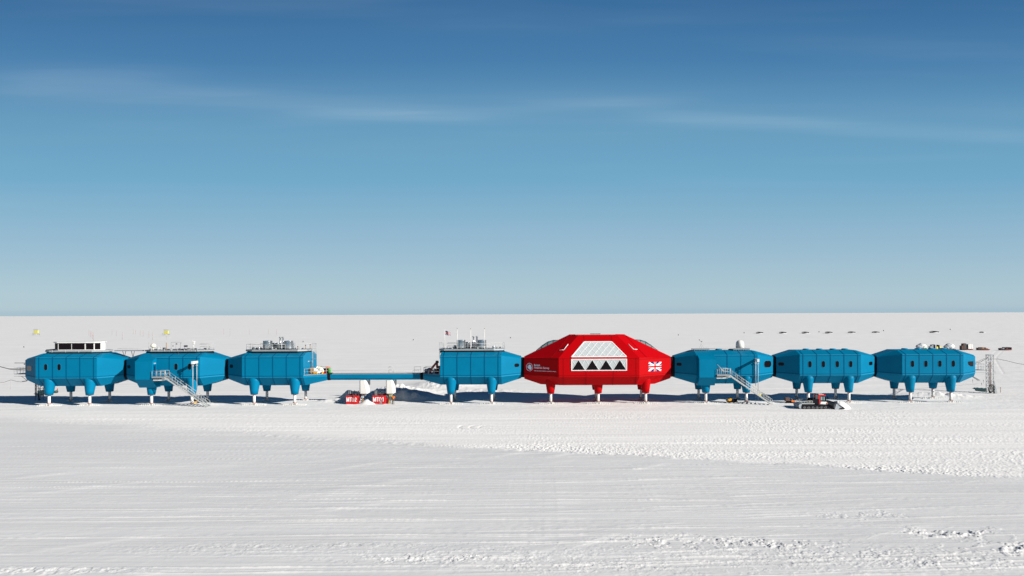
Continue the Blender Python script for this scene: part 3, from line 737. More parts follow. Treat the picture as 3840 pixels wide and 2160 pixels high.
# heaped gear on the left platform: every item its own object
def at(px, py, y): return W(px, py, y)
def item(kind, px, y, label, cat, **k):
    x = X(px, y); z = 5.69; b = MB(); g = k.get('group', 'gear heaped on the deck at the left end of the link bridge')
    if kind == 'drum':
        r, h_ = k['r'], k['h']; b.lathe((x, y, z), [(r*.9, 0), (r, .03), (r, h_*.33), (r*1.04, h_*.34), (r, h_*.36), (r, h_*.66), (r*1.04, h_*.67), (r, h_*.69), (r, h_-.03), (r*.9, h_)], 18)
    elif kind == 'crate':
        w_, h_, d_ = k['w'], k['h'], k.get('d', .8); b.cham(x-w_/2, x+w_/2, y-d_/2, y+d_/2, z, z+h_, .04)
        nn = max(2, int(w_/.2))
        for i in range(nn): b.box(x-w_/2+w_*(i+.2)/nn, x-w_/2+w_*(i+.7)/nn, y-d_/2-.02, y-d_/2, z+.05, z+h_-.05)
    elif kind == 'bag':
        b.ball((x, y, z+k['h']*.5 + k.get('dz', 0)), (k['w']/2, .4), 14, rz=k['h']*.52, rough=.06, seed=int(px*7))
    elif kind == 'cone':
        b.lathe((x, y, z), [(.24, 0), (.24, .04), (.15, .05), (.05, k['h']), (.01, k['h']+.02)], 14)
    o = b.build(k['name'], M[k['m']], loc=(x, y, z)); tag(o, label, cat, g)
item('drum', 1151, 3.4, 'dark blue drum at the wall end of the gear heap', 'drum', r=.3, h=.95, m='machine', name='fuel_drum')
item('drum', 1158, 3.0, 'dark drum second from the end wall in the gear heap', 'drum', r=.3, h=.95, m='machine', name='fuel_drum')
item('crate', 1170, 2.4, 'tan slatted crate left of the white bags', 'crate', w=.75, h=1.15, m='wood', name='slatted_crate')
for i, (px, w_, h_, y, dz) in enumerate(((1179, .7, 1.0, 2.7, 0), (1186, .9, .75, 2.4, 0), (1189, .8, .9, 3.4, .35), (1197, .9, 1.2, 3.0, 0), (1204, .9, 1.05, 2.6, 0), (1193, .8, .6, 2.1, 0))):
    item('bag', px, y, ('crumpled white bag beside the tan crate', 'low white bag at the front of the heap', 'white bag on top of the heap near the ladder', 'largest white bag under the yellow lid', 'white bag behind the traffic cones', 'small white bag nearest the front rail')[i], 'bag', w=w_, h=h_, dz=dz, m='wtarp', name='white_bag')
b = MB(); c = at(1199, 1380, 3.0); b.cham(c.x-.35, c.x+.35, 2.7, 3.3, c.z-.1, c.z+.1, .04); tag(b.build('yellow_case', M['yellow'], loc=c), 'yellow case lying on top of the white bags', 'case')
item('crate', 1183, 1.75, 'low yellow crate at the foot of the white bags', 'crate', w=.7, h=.28, m='amber', name='yellow_crate')
item('cone', 1209, 1.9, 'amber traffic cone, left one of the two in front of the white bags', 'traffic cone', h=.62, m='amber', name='traffic_cone')
item('cone', 1215, 1.9, 'red traffic cone, right one of the two in front of the white bags', 'traffic cone', h=.62, m='hired', name='traffic_cone')
item('crate', 1216, 3.6, 'black box behind the right end of the white bags', 'box', w=1.0, h=.95, m='black', name='black_box')
item('crate', 1228, 4.0, 'orange box at the bridge end of the gear heap', 'box', w=.6, h=1.2, m='orange', name='orange_box')
item('drum', 1235, 3.3, 'bright green drum next to the link bridge', 'drum', r=.28, h=.95, m='green', name='green_drum')
# crane and tarpaulined gear on the right platform
y = 2.6
t = thing('folding_crane', (X(1640, y), y, 5.69), 'dark red folding crane beside the blue end wall', 'crane')
def arm(name, p, q_, w0, w1, m='dred'):
    a, b_ = at(*p, y), at(*q_, y); d = (b_-a).normalized(); s_ = Vector((d.z, 0, -d.x))
    MB().poly([a + s_*w0/2, a - s_*w0/2, b_ - s_*w1/2, b_ + s_*w1/2], (0, .35, 0)).build(name, M[m], t)
arm('boom', (1614, 1386), (1637, 1358), .42, .34); arm('boom', (1640, 1399), (1637, 1358), .38, .36); 
b = MB(); c = at(1638, 1358, y); b.cham(c.x-.28, c.x+.28, y-.08, y+.45, c.z-.25, c.z+.28, .1); b.build('knuckle', M['machine'], t)
b = MB(); b.cham(X(1640, y)-.1, X(1648, y), y, y+.8, 5.69, 7.0, .05); b.build('crane_base', M['dred'], t)
arm('hook_arm', (1612, 1398), (1616, 1388), .25, .3)
for i, (px0, px1, py, yy) in enumerate(((1590, 1606, 1384, 3.6), (1600, 1622, 1379, 4.4), (1622, 1640, 1384, 3.9), (1634, 1648, 1376, 5.0))):
    x0, x1 = X(px0, yy), X(px1, yy); zt = W(px0, py, yy).z; b = MB(); b.ball(((x0+x1)/2, yy, (5.69+zt)/2), ((x1-x0)/2, .6), 14, rz=(zt-5.69)/2, rough=.07, seed=i)
    tag(b.build('tarpaulined_load', M['tarp'], loc=(x0, yy, 5.69)), ('grey tarpaulined load at the bridge end of the crane deck', 'taller grey tarpaulined load left of the crane boom', 'grey tarpaulined load under the crane boom', 'grey tarpaulined load behind the crane against the wall')[i], 'covered load', 'tarpaulined loads on the crane deck')
# ------------------------------------------------------------------ instruments on module B roof
def inst(px, py, y, zb, label, name, cat, head, r=.035, m='white'):
    x = X(px, y); zt = W(px, py, y).z; t = thing(name, (x, y, zb), label, cat)
    b = MB(); b.tube((x, y, zb), (x, y, zt), r, n=8); b.build('stand', M[m], t)
    head(t, x, y, zt); return t
zb = 10.32
def h_rad(t, x, y, z):
    b = MB(); b.lathe((x, y, z-.05), [(.12, -.32), (.25, -.25), (.50, -.02), (.50, .02), (.46, .22), (.34, .40), (.17, .50), (.01, .53)], 20); b.build('dome', M['cream'], t)
inst(574.4, 1297.5, 1.6, zb, 'cream mushroom-shaped radome on a post, left of the roof instruments', 'radome', 'radome', h_rad, .1, 'cream')
def h_mast(t, x, y, z):
    b = MB(); b.tube((x, y, 10.32), (x, y, 11.7), .07, n=8); b.build('lower_tube', M['wood'], t)
    b = MB(); b.tube((x, y, z), (x+.02, y, z+.25), .05, n=6); b.build('tip', M['lime'], t)
inst(623.5, 1262, 1.8, zb, 'tall thin mast below the yellow hut on the instrument roof', 'mast', 'mast', h_mast, .022, 'galv')
def h_cam(t, x, y, z):
    b = MB(); b.cham(x-.22, x+.25, y-.18, y+.18, z+.15, z+.45, .06); b.cham(x-.15, x+.2, y-.15, y+.15, z-.15, z+.12, .05); b.tube((x-.15, y, z+.4), (x-.3, y, z+.62), .04, n=6); b.build('sensor_head', M['white'], t)
inst(726, 1288, 2.2, zb, 'white two-part sensor on a tall white post, right side of the roof', 'sensor', 'instrument', h_cam, .05)
def h_blk(t, x, y, z):
    b = MB(); b.cham(x-.32, x+.3, y-.2, y+.2, z-.1, z+.22, .05); b.tube((x+.35, y, z-.9), (x+.2, y, z-.05), .025, n=5); b.tube((x-.35, y, z-.9), (x-.2, y, z-.05), .025, n=5); b.build('sensor_head', M['machine'], t)
inst(696.5, 1299, 2.0, zb, 'dark box instrument on splayed legs on the left stair module roof', 'sensor', 'instrument', h_blk)
def h_frame(t, x, y, z):
    b = MB(); b.tube((x-.9, y, z), (x+.9, y, z), .02, n=5); b.tube((x+.9, y, z), (x+.85, y, 10.32), .02, n=5); b.tube((x-.9, y, z), (x-.9, y, 10.32), .015, n=5); b.tube((x+.9, y, z-.4), (x+1.1, y, z+.05), .015, n=5)
    b.ball((x-.55, y, z-.7), .11, 10); b.cham(x+.05, x+.25, y-.1, y+.1, z-.42, z-.22, .03); b.build('sensor_bar', M['machine'], t)
inst(659, 1283.5, 2.6, zb, 'goalpost-shaped frame with small sensors in the middle of the instrument roof', 'weather_frame', 'instrument', h_frame, .02, 'galv')
def h_twin(t, x, y, z):
    b = MB()
    for s_ in (-.25, .25): b.tube((x+s_, y, 10.32), (x+s_, y, z), .06, n=8); b.ball((x+s_, y, z+.08), .1, 8)
    b.build('twin_posts', M['rail'], t)
inst(597.5, 1303, 2.0, zb, 'pair of short capped posts right of the cream radome', 'sensor', 'instrument', h_twin, .02)
def h_end(t, x, y, z):
    b = MB(); b.box(x-.12, x+.1, y-.1, y+.1, z-.5, z); b.tube((x+.25, y, 10.32), (x+.25, y, z+.5), .02, n=5); b.tube((x-2.0, y, z+.35), (x+.6, y, z+.35), .015, n=5); b.tube((x-2.0, y, z+.35), (x-2.0, y, 10.32), .015, n=5); b.build('sensor_head', M['rail'], t)
inst(786, 1297.5, 3.6, zb, 'white box instrument under a thin rail at the right end of the instrument roof', 'sensor', 'instrument', h_end, .05)
def h_ant(t, x, y, z): MB().tube((x, y, z), (x, y, z+.02), .03, n=5).build('tip', M['machine'], t)
inst(557.5, 1285, 1.8, zb, 'thin whip antenna just left of the cream radome', 'antenna', 'antenna', h_ant, .018, 'galv')
q = MB(); p = W(667, 1329, .4); q.tube(W(668, 1320, .9), p, .03, n=5); q.ball(p, .12, 8); q.build('deck_cable', M['machine'], mB)
# ------------------------------------------------------------------ module E roof
for nm, px0, px1, lab, y0, y1 in (('roof_platform', 2602, 2660, 'left', 1.6, 4.4), ('roof_platform', 2749.5, 2811.5, 'right', 1.6, 4.4)):
    x0, x1 = X(px0, y0), X(px1, y0); b = MB(); b.box(x0, x1, y0, y1, 9.98, 10.10)
    k = 0
    while x0 + .1 + k*.45 < x1: b.box(x0+.08+k*.45, x0+.14+k*.45, y0+.02, y0+.08, 9.7, 10.22 + .06*(k % 3)); b.box(x0+.08+k*.45, x0+.14+k*.45, y1-.1, y1-.04, 9.7, 9.98); k += 1
    b.box(x0, x1, y0-.02, y0+.02, 10.1, 10.28); b.build(nm, M['galv'], mE)
b = MB(); b.tube((X(2660, 2.6), 2.6, 10.12), (X(2750, 2.6), 2.6, 10.12), .035, n=6); b.build('roof_pipe', M['galv'], mE)
x = X(2774.3, 3); t = thing('radome', (x, 3, 10.1), 'large smooth white radome on the roof right of the red module', 'radome')
b = MB(); b.lathe((x, 3, 10.22), [(.70, 0), (.78, .04), (.78, .75), (.74, 1.02), (.62, 1.25), (.44, 1.41), (.22, 1.50), (.01, 1.53)], 28); b.build('dome', M['white'], t)
b = MB(); b.lathe((x, 3, 10.10), [(.6, 0), (.6, .12)], 20); b.build('base_ring', M['galv'], t)
def h_wind(t, x, y, z):
    b = MB(); b.tube((x-.35, y, z+.3), (x+.05, y, z-.05), .025, n=5); b.ball((x+.05, y, z), .1, 8); b.tube((x+.05, y, z), (x+.3, y, z+.02), .02, n=5); b.cham(x-.42, x-.3, y-.02, y+.02, z+.25, z+.45, .01)
    for s_ in (-.45, .6): b.tube((x, y, z-.4), (x+s_, y, 10.1), .012, n=4)
    b.build('wind_vane', M['machine'], t)
inst(2629, 1281, 2.6, 10.1, 'wind vane on a thin guyed mast on the small roof platform', 'wind_vane_mast', 'wind vane', h_wind, .025, 'rail')
# ------------------------------------------------------------------ escape balconies at both ends
def balcony(parent, x0, x1, label=None):
    zb_ = 5.9; y0, y1 = 2.0, 4.4; lo, hi = min(x0, x1), max(x0, x1)
    b = MB(); b.box(lo, hi, y0, y1, zb_-.12, zb_); b.box(lo, hi, y0-.03, y0+.03, zb_-.5, zb_-.42); o = b.build('balcony', M['galv'], parent)
    b = MB(); out = x0 if abs(x0) > abs(x1) else x1; inn = x1 if out == x0 else x0
    b.rails([(inn, y0, zb_), (out, y0, zb_), (out, y1, zb_), (inn, y1, zb_)], h=1.1, r=.022, step=.7); b.build('balcony_railing', M['galv'], o)
balcony(mA, X(66, 3), CX['A']-LE); balcony(mG, CX['Gm']+LE, X(3684, 3))
b = MB(); b.tube(W(54, 1361, 2.4), W(96, 1361, 2.4), .05, n=6); b.ball(W(91, 1365.5, 2.4), .12, 8); b.build('awning_beam', M['machine'], mA)
b = MB(); b.tube(W(78, 1410, 2.4), W(102, 1428, 2.4) + Vector((0, 0, .0)), .04, n=5); b.tube(W(82, 1431, 2.6), W(101, 1428, 2.6), .07, n=6); b.build('service_pipe', M['machine'], mA)
b = MB()
for dx in (0, 4): b.tube(W(3645+dx, 1413-dx*.2, 3.0), W(3668+dx*1.3, 1427-dx*.2, 1.8), .05, n=6)
b.build('escape_ladder', M['machine'], mG)
# ------------------------------------------------------------------ cable masts
def truss(name, loc, w, h, label, cable_side):
    x, y, _ = loc; t = thing(name, loc, label, 'mast', 'lattice cable masts at the two ends')
    b = MB(); c4 = [(-w/2, -w/2), (w/2, -w/2), (w/2, w/2), (-w/2, w/2)]
    for u, v in c4: b.tube((x+u, y+v, -.2), (x+u, y+v, h), .05, n=6)
    n_ = int(h/.75)
    for k in range(n_):
        z0, z1 = k*h/n_, (k+1)*h/n_
        for i in range(4):
            p, q_ = c4[i], c4[(i+1) % 4]
            if k % 2: p, q_ = q_, p
            b.tube((x+p[0], y+p[1], z0), (x+q_[0], y+q_[1], z1), .028, n=4); b.tube((x+p[0], y+p[1], z1), (x+q_[0], y+q_[1], z1), .028, n=4)
    b.build('lattice', M['galv'], t)
    b = MB(); b.box(x-w/2-.08, x+w/2+.08, y-w/2-.08, y+w/2+.08, h, h+.12); b.build('cap', M['galv'], t)
    b = MB()
    for k, dx in enumerate((-w/2+.05, -w/2+.22, -w/2+.36)): b.tube((x+dx, y-w/2-.12, .8), (x+dx, y-w/2-.12, h*.82), .045, n=6)
    b.build('riser_cables', M['pole'], t)
    b = MB()
    for k in range(3 if cable_side > 0 else 0):
        cc = Vector((x - .35 + k*.1, y-w/2-.25-k*.1, .9 + .1*k)); b.path([cc + Vector((.55*math.cos(a_)*(.7+.2*k), 0, .8*math.sin(a_))) for a_ in np.linspace(0, 2*PI, 14)], .06, 6)
    for k in range(6): b.path([(x+.3+.06*k, y-w/2-.2, 0), (x+.35+.05*k*math.cos(k), y-w/2-.25, .9), (x+.2, y-w/2-.1, 1.7)], .04, 5)
    b.build('cable_coil', M['cable'], t)
    return t
mr = G(3711, 1474); truss('cable_mast', (mr.x, mr.y, 0), 1.0, 7.9, 'grey lattice cable mast standing right of the rightmost module', 1)
b = MB(); b.poly([(mr.x+.45, mr.y-.7, 0), (mr.x+1.15, mr.y-.7, 0), (mr.x+.62, mr.y-.6, 2.6), (mr.x+.5, mr.y-.6, 2.6)], (0, .05, 0)); tag(b.build('leaning_plank', M['galv'], loc=(mr.x+.8, mr.y-.7, 0)), 'grey plank leaning on the foot of the right lattice mast', 'plank')
ml = W(134, 1484, 8.5); truss('cable_mast', (ml.x, 9.5, 0), 1.0, 4.6, 'dark tangled lattice mast half hidden behind the leftmost module', -1)
def cable(pts, r, label, n=14, sag=0.0):
    P = []
    for a, b_ in zip(pts, pts[1:]):
        for i in range(n):
            k = i/n; p = a.lerp(b_, k); p.z -= sag*4*k*(1-k); P.append(p)
    P.append(pts[-1]); b = MB(); b.path(P, r, 5); return tag(b.build('cable', M['cable'], loc=pts[0]), label, 'cable', 'sagging black cables at the station ends')
cable([W(3655, 1362, 3.0), W(3677, 1357, 8), W(3690, 1349, 12), W(3704, 1342, mr.y-.6)], .05, 'lower black cable from the rightmost module to the mast')
cable([W(3655, 1358, 3.0), W(3690, 1344, 12), W(3704, 1338, mr.y-.6)], .03, 'upper thin black cable from the rightmost module to the mast', sag=.1)
cable([W(3718, 1346.5, mr.y), W(3740, 1346, 18), W(3775, 1353, 22), W(3815, 1363, 26), W(3860, 1370, 30)], .045, 'black cable running right from the lattice mast out of the picture')
cable([W(-20, 1370, 2.2), W(4, 1376, 2.2), W(32, 1383, 2.4), W(60, 1384, 2.6), W(96, 1383, 3)], .07, 'thick black cable entering the leftmost module at window height')
cable([W(30, 1384, 2.3), W(50, 1386.5, 2.4), W(66, 1386, 2.6), W(96, 1388, 3)], .03, 'thin looped cable beneath the thick one at the left edge')
cable([W(-20, 1433, 2.5), W(14, 1433.5, 2.5), W(40, 1424.5, 2.5), W(60, 1430, 2.5), W(80, 1432, 2.6), W(101, 1428, 2.8)], .03, 'low wavy cable left of the leftmost module')
for p, h_, lab in ((G(18*1.0+20, 1462), 1.9, 'thin cable stake under the low wavy cable'),):
    b = MB(); b.tube((p.x, p.y, 0), (p.x, p.y, h_), .02, n=5); tag(b.build('cable_stake', M['pole'], loc=p), lab, 'stake')
p = G(3751, 1472); b = MB(); b.tube((p.x, p.y, 0), (p.x, p.y, 1.15), .05, n=7); b.tube((p.x, p.y, .9), (p.x, p.y, 1.15), .058, n=7); tag(b.build('marker_post', M['wood'], loc=p), 'short wooden marker post right of the lattice mast', 'post')
for i, (px, py, hp, m_) in enumerate(((3647.5, 1435, .9, 'machine'), (3687.5, 1436, .9, 'machine'), (3681, 1446, .8, 'machine'), (3727, 1444, .9, 'hired'), (3726, 1456, .9, 'machine'))):
    p = G(px, py + 2); b = MB(); b.tube((p.x, p.y, 0), (p.x - .12, p.y, hp), .022, n=5); b.poly([(p.x-.12, p.y, hp), (p.x+.02, p.y, hp-.1), (p.x+.0, p.y, hp-.5), (p.x-.08, p.y, hp-.5)], (0, .02, 0))
    tag(b.build('flag_stake', M[m_], loc=p), ('dark flag stake just below the end of the rightmost module', 'dark flag stake upper of two left of the lattice mast', 'dark flag stake lower of two left of the lattice mast', 'red flag stake right of the lattice mast', 'dark flag stake close beside the foot of the lattice mast')[i], 'flag stake', 'little flags on stakes round the lattice mast')
# green sheeting at both masts
def sheet(pts, label, y_t=.25):
    b = MB(); N = 10; P = [[pts[0].lerp(pts[1], i/N).lerp(pts[3].lerp(pts[2], i/N), j/4) + Vector((0, 0, .05*math.sin(i*1.9+j*2.1))) for j in range(5)] for i in range(N+1)]
    vs = [p for r_ in P for p in r_]; b.add(vs, [(i*5+j, (i+1)*5+j, (i+1)*5+j+1, i*5+j+1) for i in range(N) for j in range(4)], True)
    b.add([v - Vector((0, 0, .1)) for v in vs], [(i*5+j+1, (i+1)*5+j+1, (i+1)*5+j, i*5+j) for i in range(N) for j in range(4)])
    return tag(b.build('green_sheeting', M['dgreen'], loc=pts[0]), label, 'tarpaulin', 'dark green sheeting at the mast feet')
g0 = lambda px, py, z: G(px, py) + Vector((0, 0, z))
sheet([g0(3662, 1468, .15), g0(3700, 1471, .2), g0(3698, 1461, .3), g0(3650, 1456, .2)], 'dark green sheeting in the hollow left of the right lattice mast')
sheet([g0(140, 1485, .3), g0(172, 1485, .35), g0(172, 1476, .9), g0(140, 1478, .8)], 'dark green sheeting behind the first front leg of the leftmost module')
p = G(206, 1476); b = MB(); b.tube((p.x-.9, p.y, .25), (p.x+.5, p.y, .45), .28, n=12); b.cham(p.x-1.0, p.x-.7, p.y-.25, p.y+.25, 0, .5, .05); tag(b.build('green_pump', M['dgreen'], loc=p), 'dark green cylinder lying right of the first front leg', 'cylinder')
p = G(214, 1465); b = MB(); b.lathe((p.x, p.y, 0), [(.2, 0), (.2, .05), (.12, .07), (.03, .6)], 12); tag(b.build('marker_cone', M['hired'], loc=p), 'small red cone beneath the leftmost module', 'traffic cone')
# ------------------------------------------------------------------ melt tanks under the bridge
def melt(px0, px1, txt, label, hopper, lab_h, y=1.0):
    x0, x1 = X(px0, y), X(px1, y); t = thing('melt_tank', ((x0+x1)/2, y, 0), label, 'melt tank', 'red melt tanks with white numbers')
    b = MB(); b.cham(x0, x1, y, y+1.1, -.1, 1.55, .05); b.build('tank_body', M['hired'], t)
    b = MB()
    r = random.Random(px0)
    for k in range(9): xx = r.uniform(x0+.2, x1+.4); s_ = r.uniform(.15, .38); b.cham(xx-s_, xx+s_, y+1.2, y+1.9, r.uniform(.3, .9), r.uniform(1.5, 2.05), .05)
    for k in range(5): xx = r.uniform(x0+.5, x1); b.path([(xx + .5*math.cos(a_), y+1.1+.05*k, 1.5 + .38*math.sin(a_)) for a_ in np.linspace(0, PI, 9)], .09, 6)
    b.build('machinery', M['machine'], t)
    b = MB()
    for xx in (x0+.3, x0+.6): b.tube((xx, y+1.15, 0), (xx, y+1.15, 2.5), .035, n=6)
    b.build('guard_post', M['rail'], t)
    c = W(px0 + (18 if txt == 'MT02' else 24), 1508.5, y)
    L = MB(); lw = (x1-x0-.30)/4.1; zz0, hh_ = .47, .82; kx = x0 + (.12 if txt == 'MT02' else .17); fz = Vector((0, -1, 0)); tk = .125
    def seg(a, b_, w_=tk): strip(L, (kx + a[0]*lw, y, zz0 + a[1]*hh_), (kx + b_[0]*lw, y, zz0 + b_[1]*hh_), w_, fz, .012 + .003*len(L.f)/6)
    def let(ch, o_):
        P = lambda u, v: (o_ + u, v)
        if ch == 'M': seg(P(.12, 0), P(.12, 1)); seg(P(.98, 0), P(.98, 1)); seg(P(.16, .98), P(.55, .05), .13); seg(P(.94, .98), P(.55, .05), .13)
        if ch == 'T': seg(P(0, .91), P(.85, .91)); seg(P(.42, 0), P(.42, .9))
        if ch == '0':
            for a in range(12):
                t0, t1 = a*PI/6, (a+1.25)*PI/6; seg(P(.42 + .36*math.cos(t0), .5 + .45*math.sin(t0)), P(.42 + .36*math.cos(t1), .5 + .45*math.sin(t1)), .10)
        if ch == '2': seg(P(.1, .08), P(.78, .08)); seg(P(.14, .06), P(.66, .55)); seg(P(.64, .50), P(.68, .76), .13); seg(P(.70, .72), P(.42, .93), .13); seg(P(.46, .93), P(.14, .78), .13)
        if ch == '1': seg(P(.48, 0), P(.48, 1)); seg(P(.18, .76), P(.48, .93), .12)
    for ch, o_ in zip(txt, (0, 1.22, 2.1, 3.08)): let(ch, o_)
    L.build('lettering', M['frame'], t)
    # hopper shaft hanging from the bridge
    hx0, hx1, hx2 = hopper; y0 = 1.75
    t2 = thing('snow_chute', ((hx0+hx1)/2, y0+.7, 1.9), lab_h, 'chute', 'white snow chutes under the link bridge')
    b = MB()
    def rg(z, xr, c_=.18): return [(hx0+c_, y0, z), (xr-c_, y0, z), (xr, y0+c_*1.2, z), (xr, y0+1.9, z), (hx0-.02, y0+1.9, z), (hx0-.02, y0+c_*1.2, z)]
    b.loft([rg(1.9, hx2), rg(2.4, hx2), rg(4.25, hx1+.08), rg(4.44, hx1-.08)]); b.build('chute_body', M['white'], t2)
    b = MB(); b.box(hx1+.12, hx1+.42, 3.7, 4.1, 3.35, 4.44); b.build('rear_strut', M['rail'], t2)
    b = MB(); b.loft([[(hx0+.25+a*(hx2-hx0-.5), y0+.15+c_*1.4, 1.9) for a, c_ in ((0,0),(1,0),(1,1),(0,1))][::-1], [(hx0+.45+a*.45, y0+.6+c_*.5, 1.35) for a, c_ in ((0,0),(1,0),(1,1),(0,1))][::-1]]); b.build('funnel', M['rail'], t2)
    return t
melt(1295.4, 1341.5, 'MT02', 'red melt tank reading MT02 under the link bridge', (X(1347, 1.8), X(1368.5, 1.8), X(1377, 1.8)), 'white angular chute above and right of the MT02 tank')
melt(1394.4, 1444, 'MT01', 'red melt tank reading MT01 beside the yellow ladder', (X(1446, 1.8), X(1469, 1.8), X(1475.5, 1.8)), 'white angular chute above the yellow ladder')
# frame above MT02
b = MB(); a, e = W(1321, 1469, 1.4), W(1345, 1469, 1.4); b.box(a.x, e.x, 1.35, 1.5, a.z, a.z+.12); b.box(a.x, a.x+.1, 1.35, 1.5, .8, a.z); b.box(e.x-.1, e.x, 1.35, 1.5, 1.3, a.z+.22); tag(b.build('lifting_frame', M['machine'], loc=(a.x, 1.4, 0)), 'dark lifting frame over the MT02 tank', 'frame')
b = MB(); c = W(1328, 1488, .8); b.tube((c.x-.2, .8, 0), (c.x-.15, .8, 1.8), .025, n=5); b.poly([(c.x-.15, .8, 1.35), (c.x+.35, .8, 1.25), (c.x-.12, .8, 1.85)], (0, .03, 0)); tag(b.build('red_pennant', M['hired'], loc=(c.x, .8, 0)), 'red pennant on a stick before the MT02 tank', 'pennant')
b = MB(); c = W(1358.5, 1500, 1.0); b.box(c.x-.14, c.x+.12, .9, 1.05, 0, 1.15); b.mi(1).cham(c.x-.3, c.x+.22, .85, 1.25, 1.12, 1.55, .08); b.tube((c.x-.4, .95, 0), (c.x-.35, .95, 1.3), .05, n=6); tag(b.build('pump_stand', [M['wood'], M['tarp']], loc=(c.x, 1, 0)), 'tan post with grey pump on top between the two red tanks', 'pump')
# small red cabinet, pump and ladder at MT01
b = MB(); b.cham(X(1445, 1.2), X(1453.5, 1.2), 1.2, 1.7, 0, 1.15, .04); b.mi(1).ball((X(1448.5, 1.2), 1.4, 1.3), .22, 10); b.cham(X(1441, 1.4), X(1460, 1.4), 1.8, 2.3, 0, 1.5, .05); tag(b.build('pump_cabinet', [M['hired'], M['machine']], loc=(X(1449, 1), 1.2, 0)), 'narrow red cabinet with dark pump between MT01 and the yellow ladder', 'cabinet')
xl, xr = X(1457.5, .9), X(1470, .9); t = thing('step_ladder', ((xl+xr)/2, .9, 0), 'yellow step ladder standing beneath the right white chute', 'ladder')
b = MB()
for s_, xa, xb in ((0, xl, xl+.14), (1, xr, xr-.14)): b.tube((xa, .75, 0), (xb, 1.15, 1.75), .05, n=6)
b.build('ladder_side', M['yellow'], t); b = MB()
for k in range(7): f_ = (k+.5)/7; b.box(xl+.1*f_, xr-.1*f_, .72+.4*f_, .80+.4*f_, 1.75*f_, 1.75*f_+.05)
b.build('rung', M['rail'], t)
b = MB(); c = G(1427, 1517); 
for k in range(7): b.poly([(c.x-.34+k*.1, c.y, 0), (c.x-.3+k*.1, c.y, 0), (c.x+.02, c.y+.05, .95), (c.x-.02, c.y+.05, .95)], (0, .03, 0))
b.box(c.x-.9, c.x+.5, c.y-.2, c.y+.2, 0.02, .08); tag(b.build('drain_cone', M['galv'], loc=c), 'grey wire cone on a flat sledge before the MT01 tank', 'wire cone')
# ------------------------------------------------------------------ people
def skin_obj(name, verts, edges, radii, m, parent, sub=2):
    o0 = origin(parent); me = bpy.data.meshes.new(name); me.from_pydata([Vector(v) for v in verts], edges, []); me.materials.append(m)
    o = bpy.data.objects.new(name, me); COL.objects.link(o); o.parent = parent
    sk = o.modifiers.new('Skin', 'SKIN'); sk.use_smooth_shade = True
    sv = me.skin_vertices[0].data if me.skin_vertices else None
    if sv is None:
        me.attributes  # skin layer is created by the modifier below through bmesh
        bmx = bmesh.new(); bmx.from_mesh(me); bmx.verts.layers.skin.verify(); bmx.to_mesh(me); bmx.free(); sv = me.skin_vertices[0].data
    for i, r_ in enumerate(radii): sv[i].radius = (r_, r_); sv[i].use_root = (i == 0)
    ss = o.modifiers.new('Sub', 'SUBSURF'); ss.levels = sub; ss.render_levels = sub
    return o
def person(loc, label):
    t = thing('person', loc, label, 'person')
    # pelvis root 0; faces +y, slight lean to the left (towards the ladder); both arms reach forward-left
    v = [(0,0,.95),(0,.02,1.15),(0,.03,1.38),(0,.03,1.50),(0,.04,1.60),(0,.05,1.70),
         (-.10,0,.90),(-.11,.03,.50),(-.12,-.02,.09),(-.12,.10,.04),
         (.10,0,.90),(.11,.02,.50),(.12,-.05,.09),(.12,.07,.04),
         (-.19,.03,1.42),(-.26,.10,1.17),(-.38,.28,1.12),(-.44,.33,1.13),
         (.19,.03,1.42),(.24,.12,1.16),(.08,.30,1.10),(.02,.34,1.10)]
    e = [(0,1),(1,2),(2,3),(3,4),(4,5),(0,6),(6,7),(7,8),(8,9),(0,10),(10,11),(11,12),(12,13),(2,14),(14,15),(15,16),(16,17),(2,18),(18,19),(19,20),(20,21)]
    r = [.14,.14,.15,.06,.09,.075,.10,.07,.05,.045,.10,.07,.05,.045,.07,.05,.035,.03,.07,.05,.035,.03]
    for h_, d in ((17, -1), (21, -1)):
        b0 = Vector(v[h_])
        for k, (sp, ln) in enumerate(((-.028, .06), (-.010, .075), (.010, .07), (.026, .055), (-.035, .04))):
            i = len(v); v.append(tuple(b0 + Vector((d*.03, .03, sp)))); v.append(tuple(b0 + Vector((d*.03 - ln*.7, .03 + ln*.4, sp*1.2)))); e += [(h_, i), (i, i+1)]; r += [.010, .008]
    skin_obj('body', v, e, r, M['machine'], t)
    jv = [(0,0,.92),(0,.02,1.15),(0,.03,1.38),(0,.03,1.48),(-.19,.03,1.42),(-.26,.10,1.17),(-.36,.26,1.12),(.19,.03,1.42),(.24,.12,1.16),(.10,.28,1.11)]
    skin_obj('jacket', jv, [(0,1),(1,2),(2,3),(2,4),(4,5),(5,6),(2,7),(7,8),(8,9)], [.18,.17,.18,.10,.09,.07,.055,.09,.07,.055], M['orange'], t)
    b = MB(); L = Vector(loc); b.ball(L + Vector((0, .05, 1.68)), (.115, .125), 14, rz=.13); b.build('hat', M['machine'], t)
    b = MB(); b.ball(L + Vector((-.02, .13, 1.635)), (.075, .06), 12, rz=.095); b.ball(L + Vector((-.03, .195, 1.62)), .018, 8); b.build('face', M['skin'], t)
    b = MB()
    for s_ in (-1, 1): b.cham(L.x+s_*.12-.055, L.x+s_*.12+.055, L.y-.1, L.y+.18, L.z, L.z+.1, .02)
    b.build('boots', M['black'], t)
    return t
person((X(1473.5, .6), .6, .0), 'person in orange jacket and black trousers beside the yellow ladder')
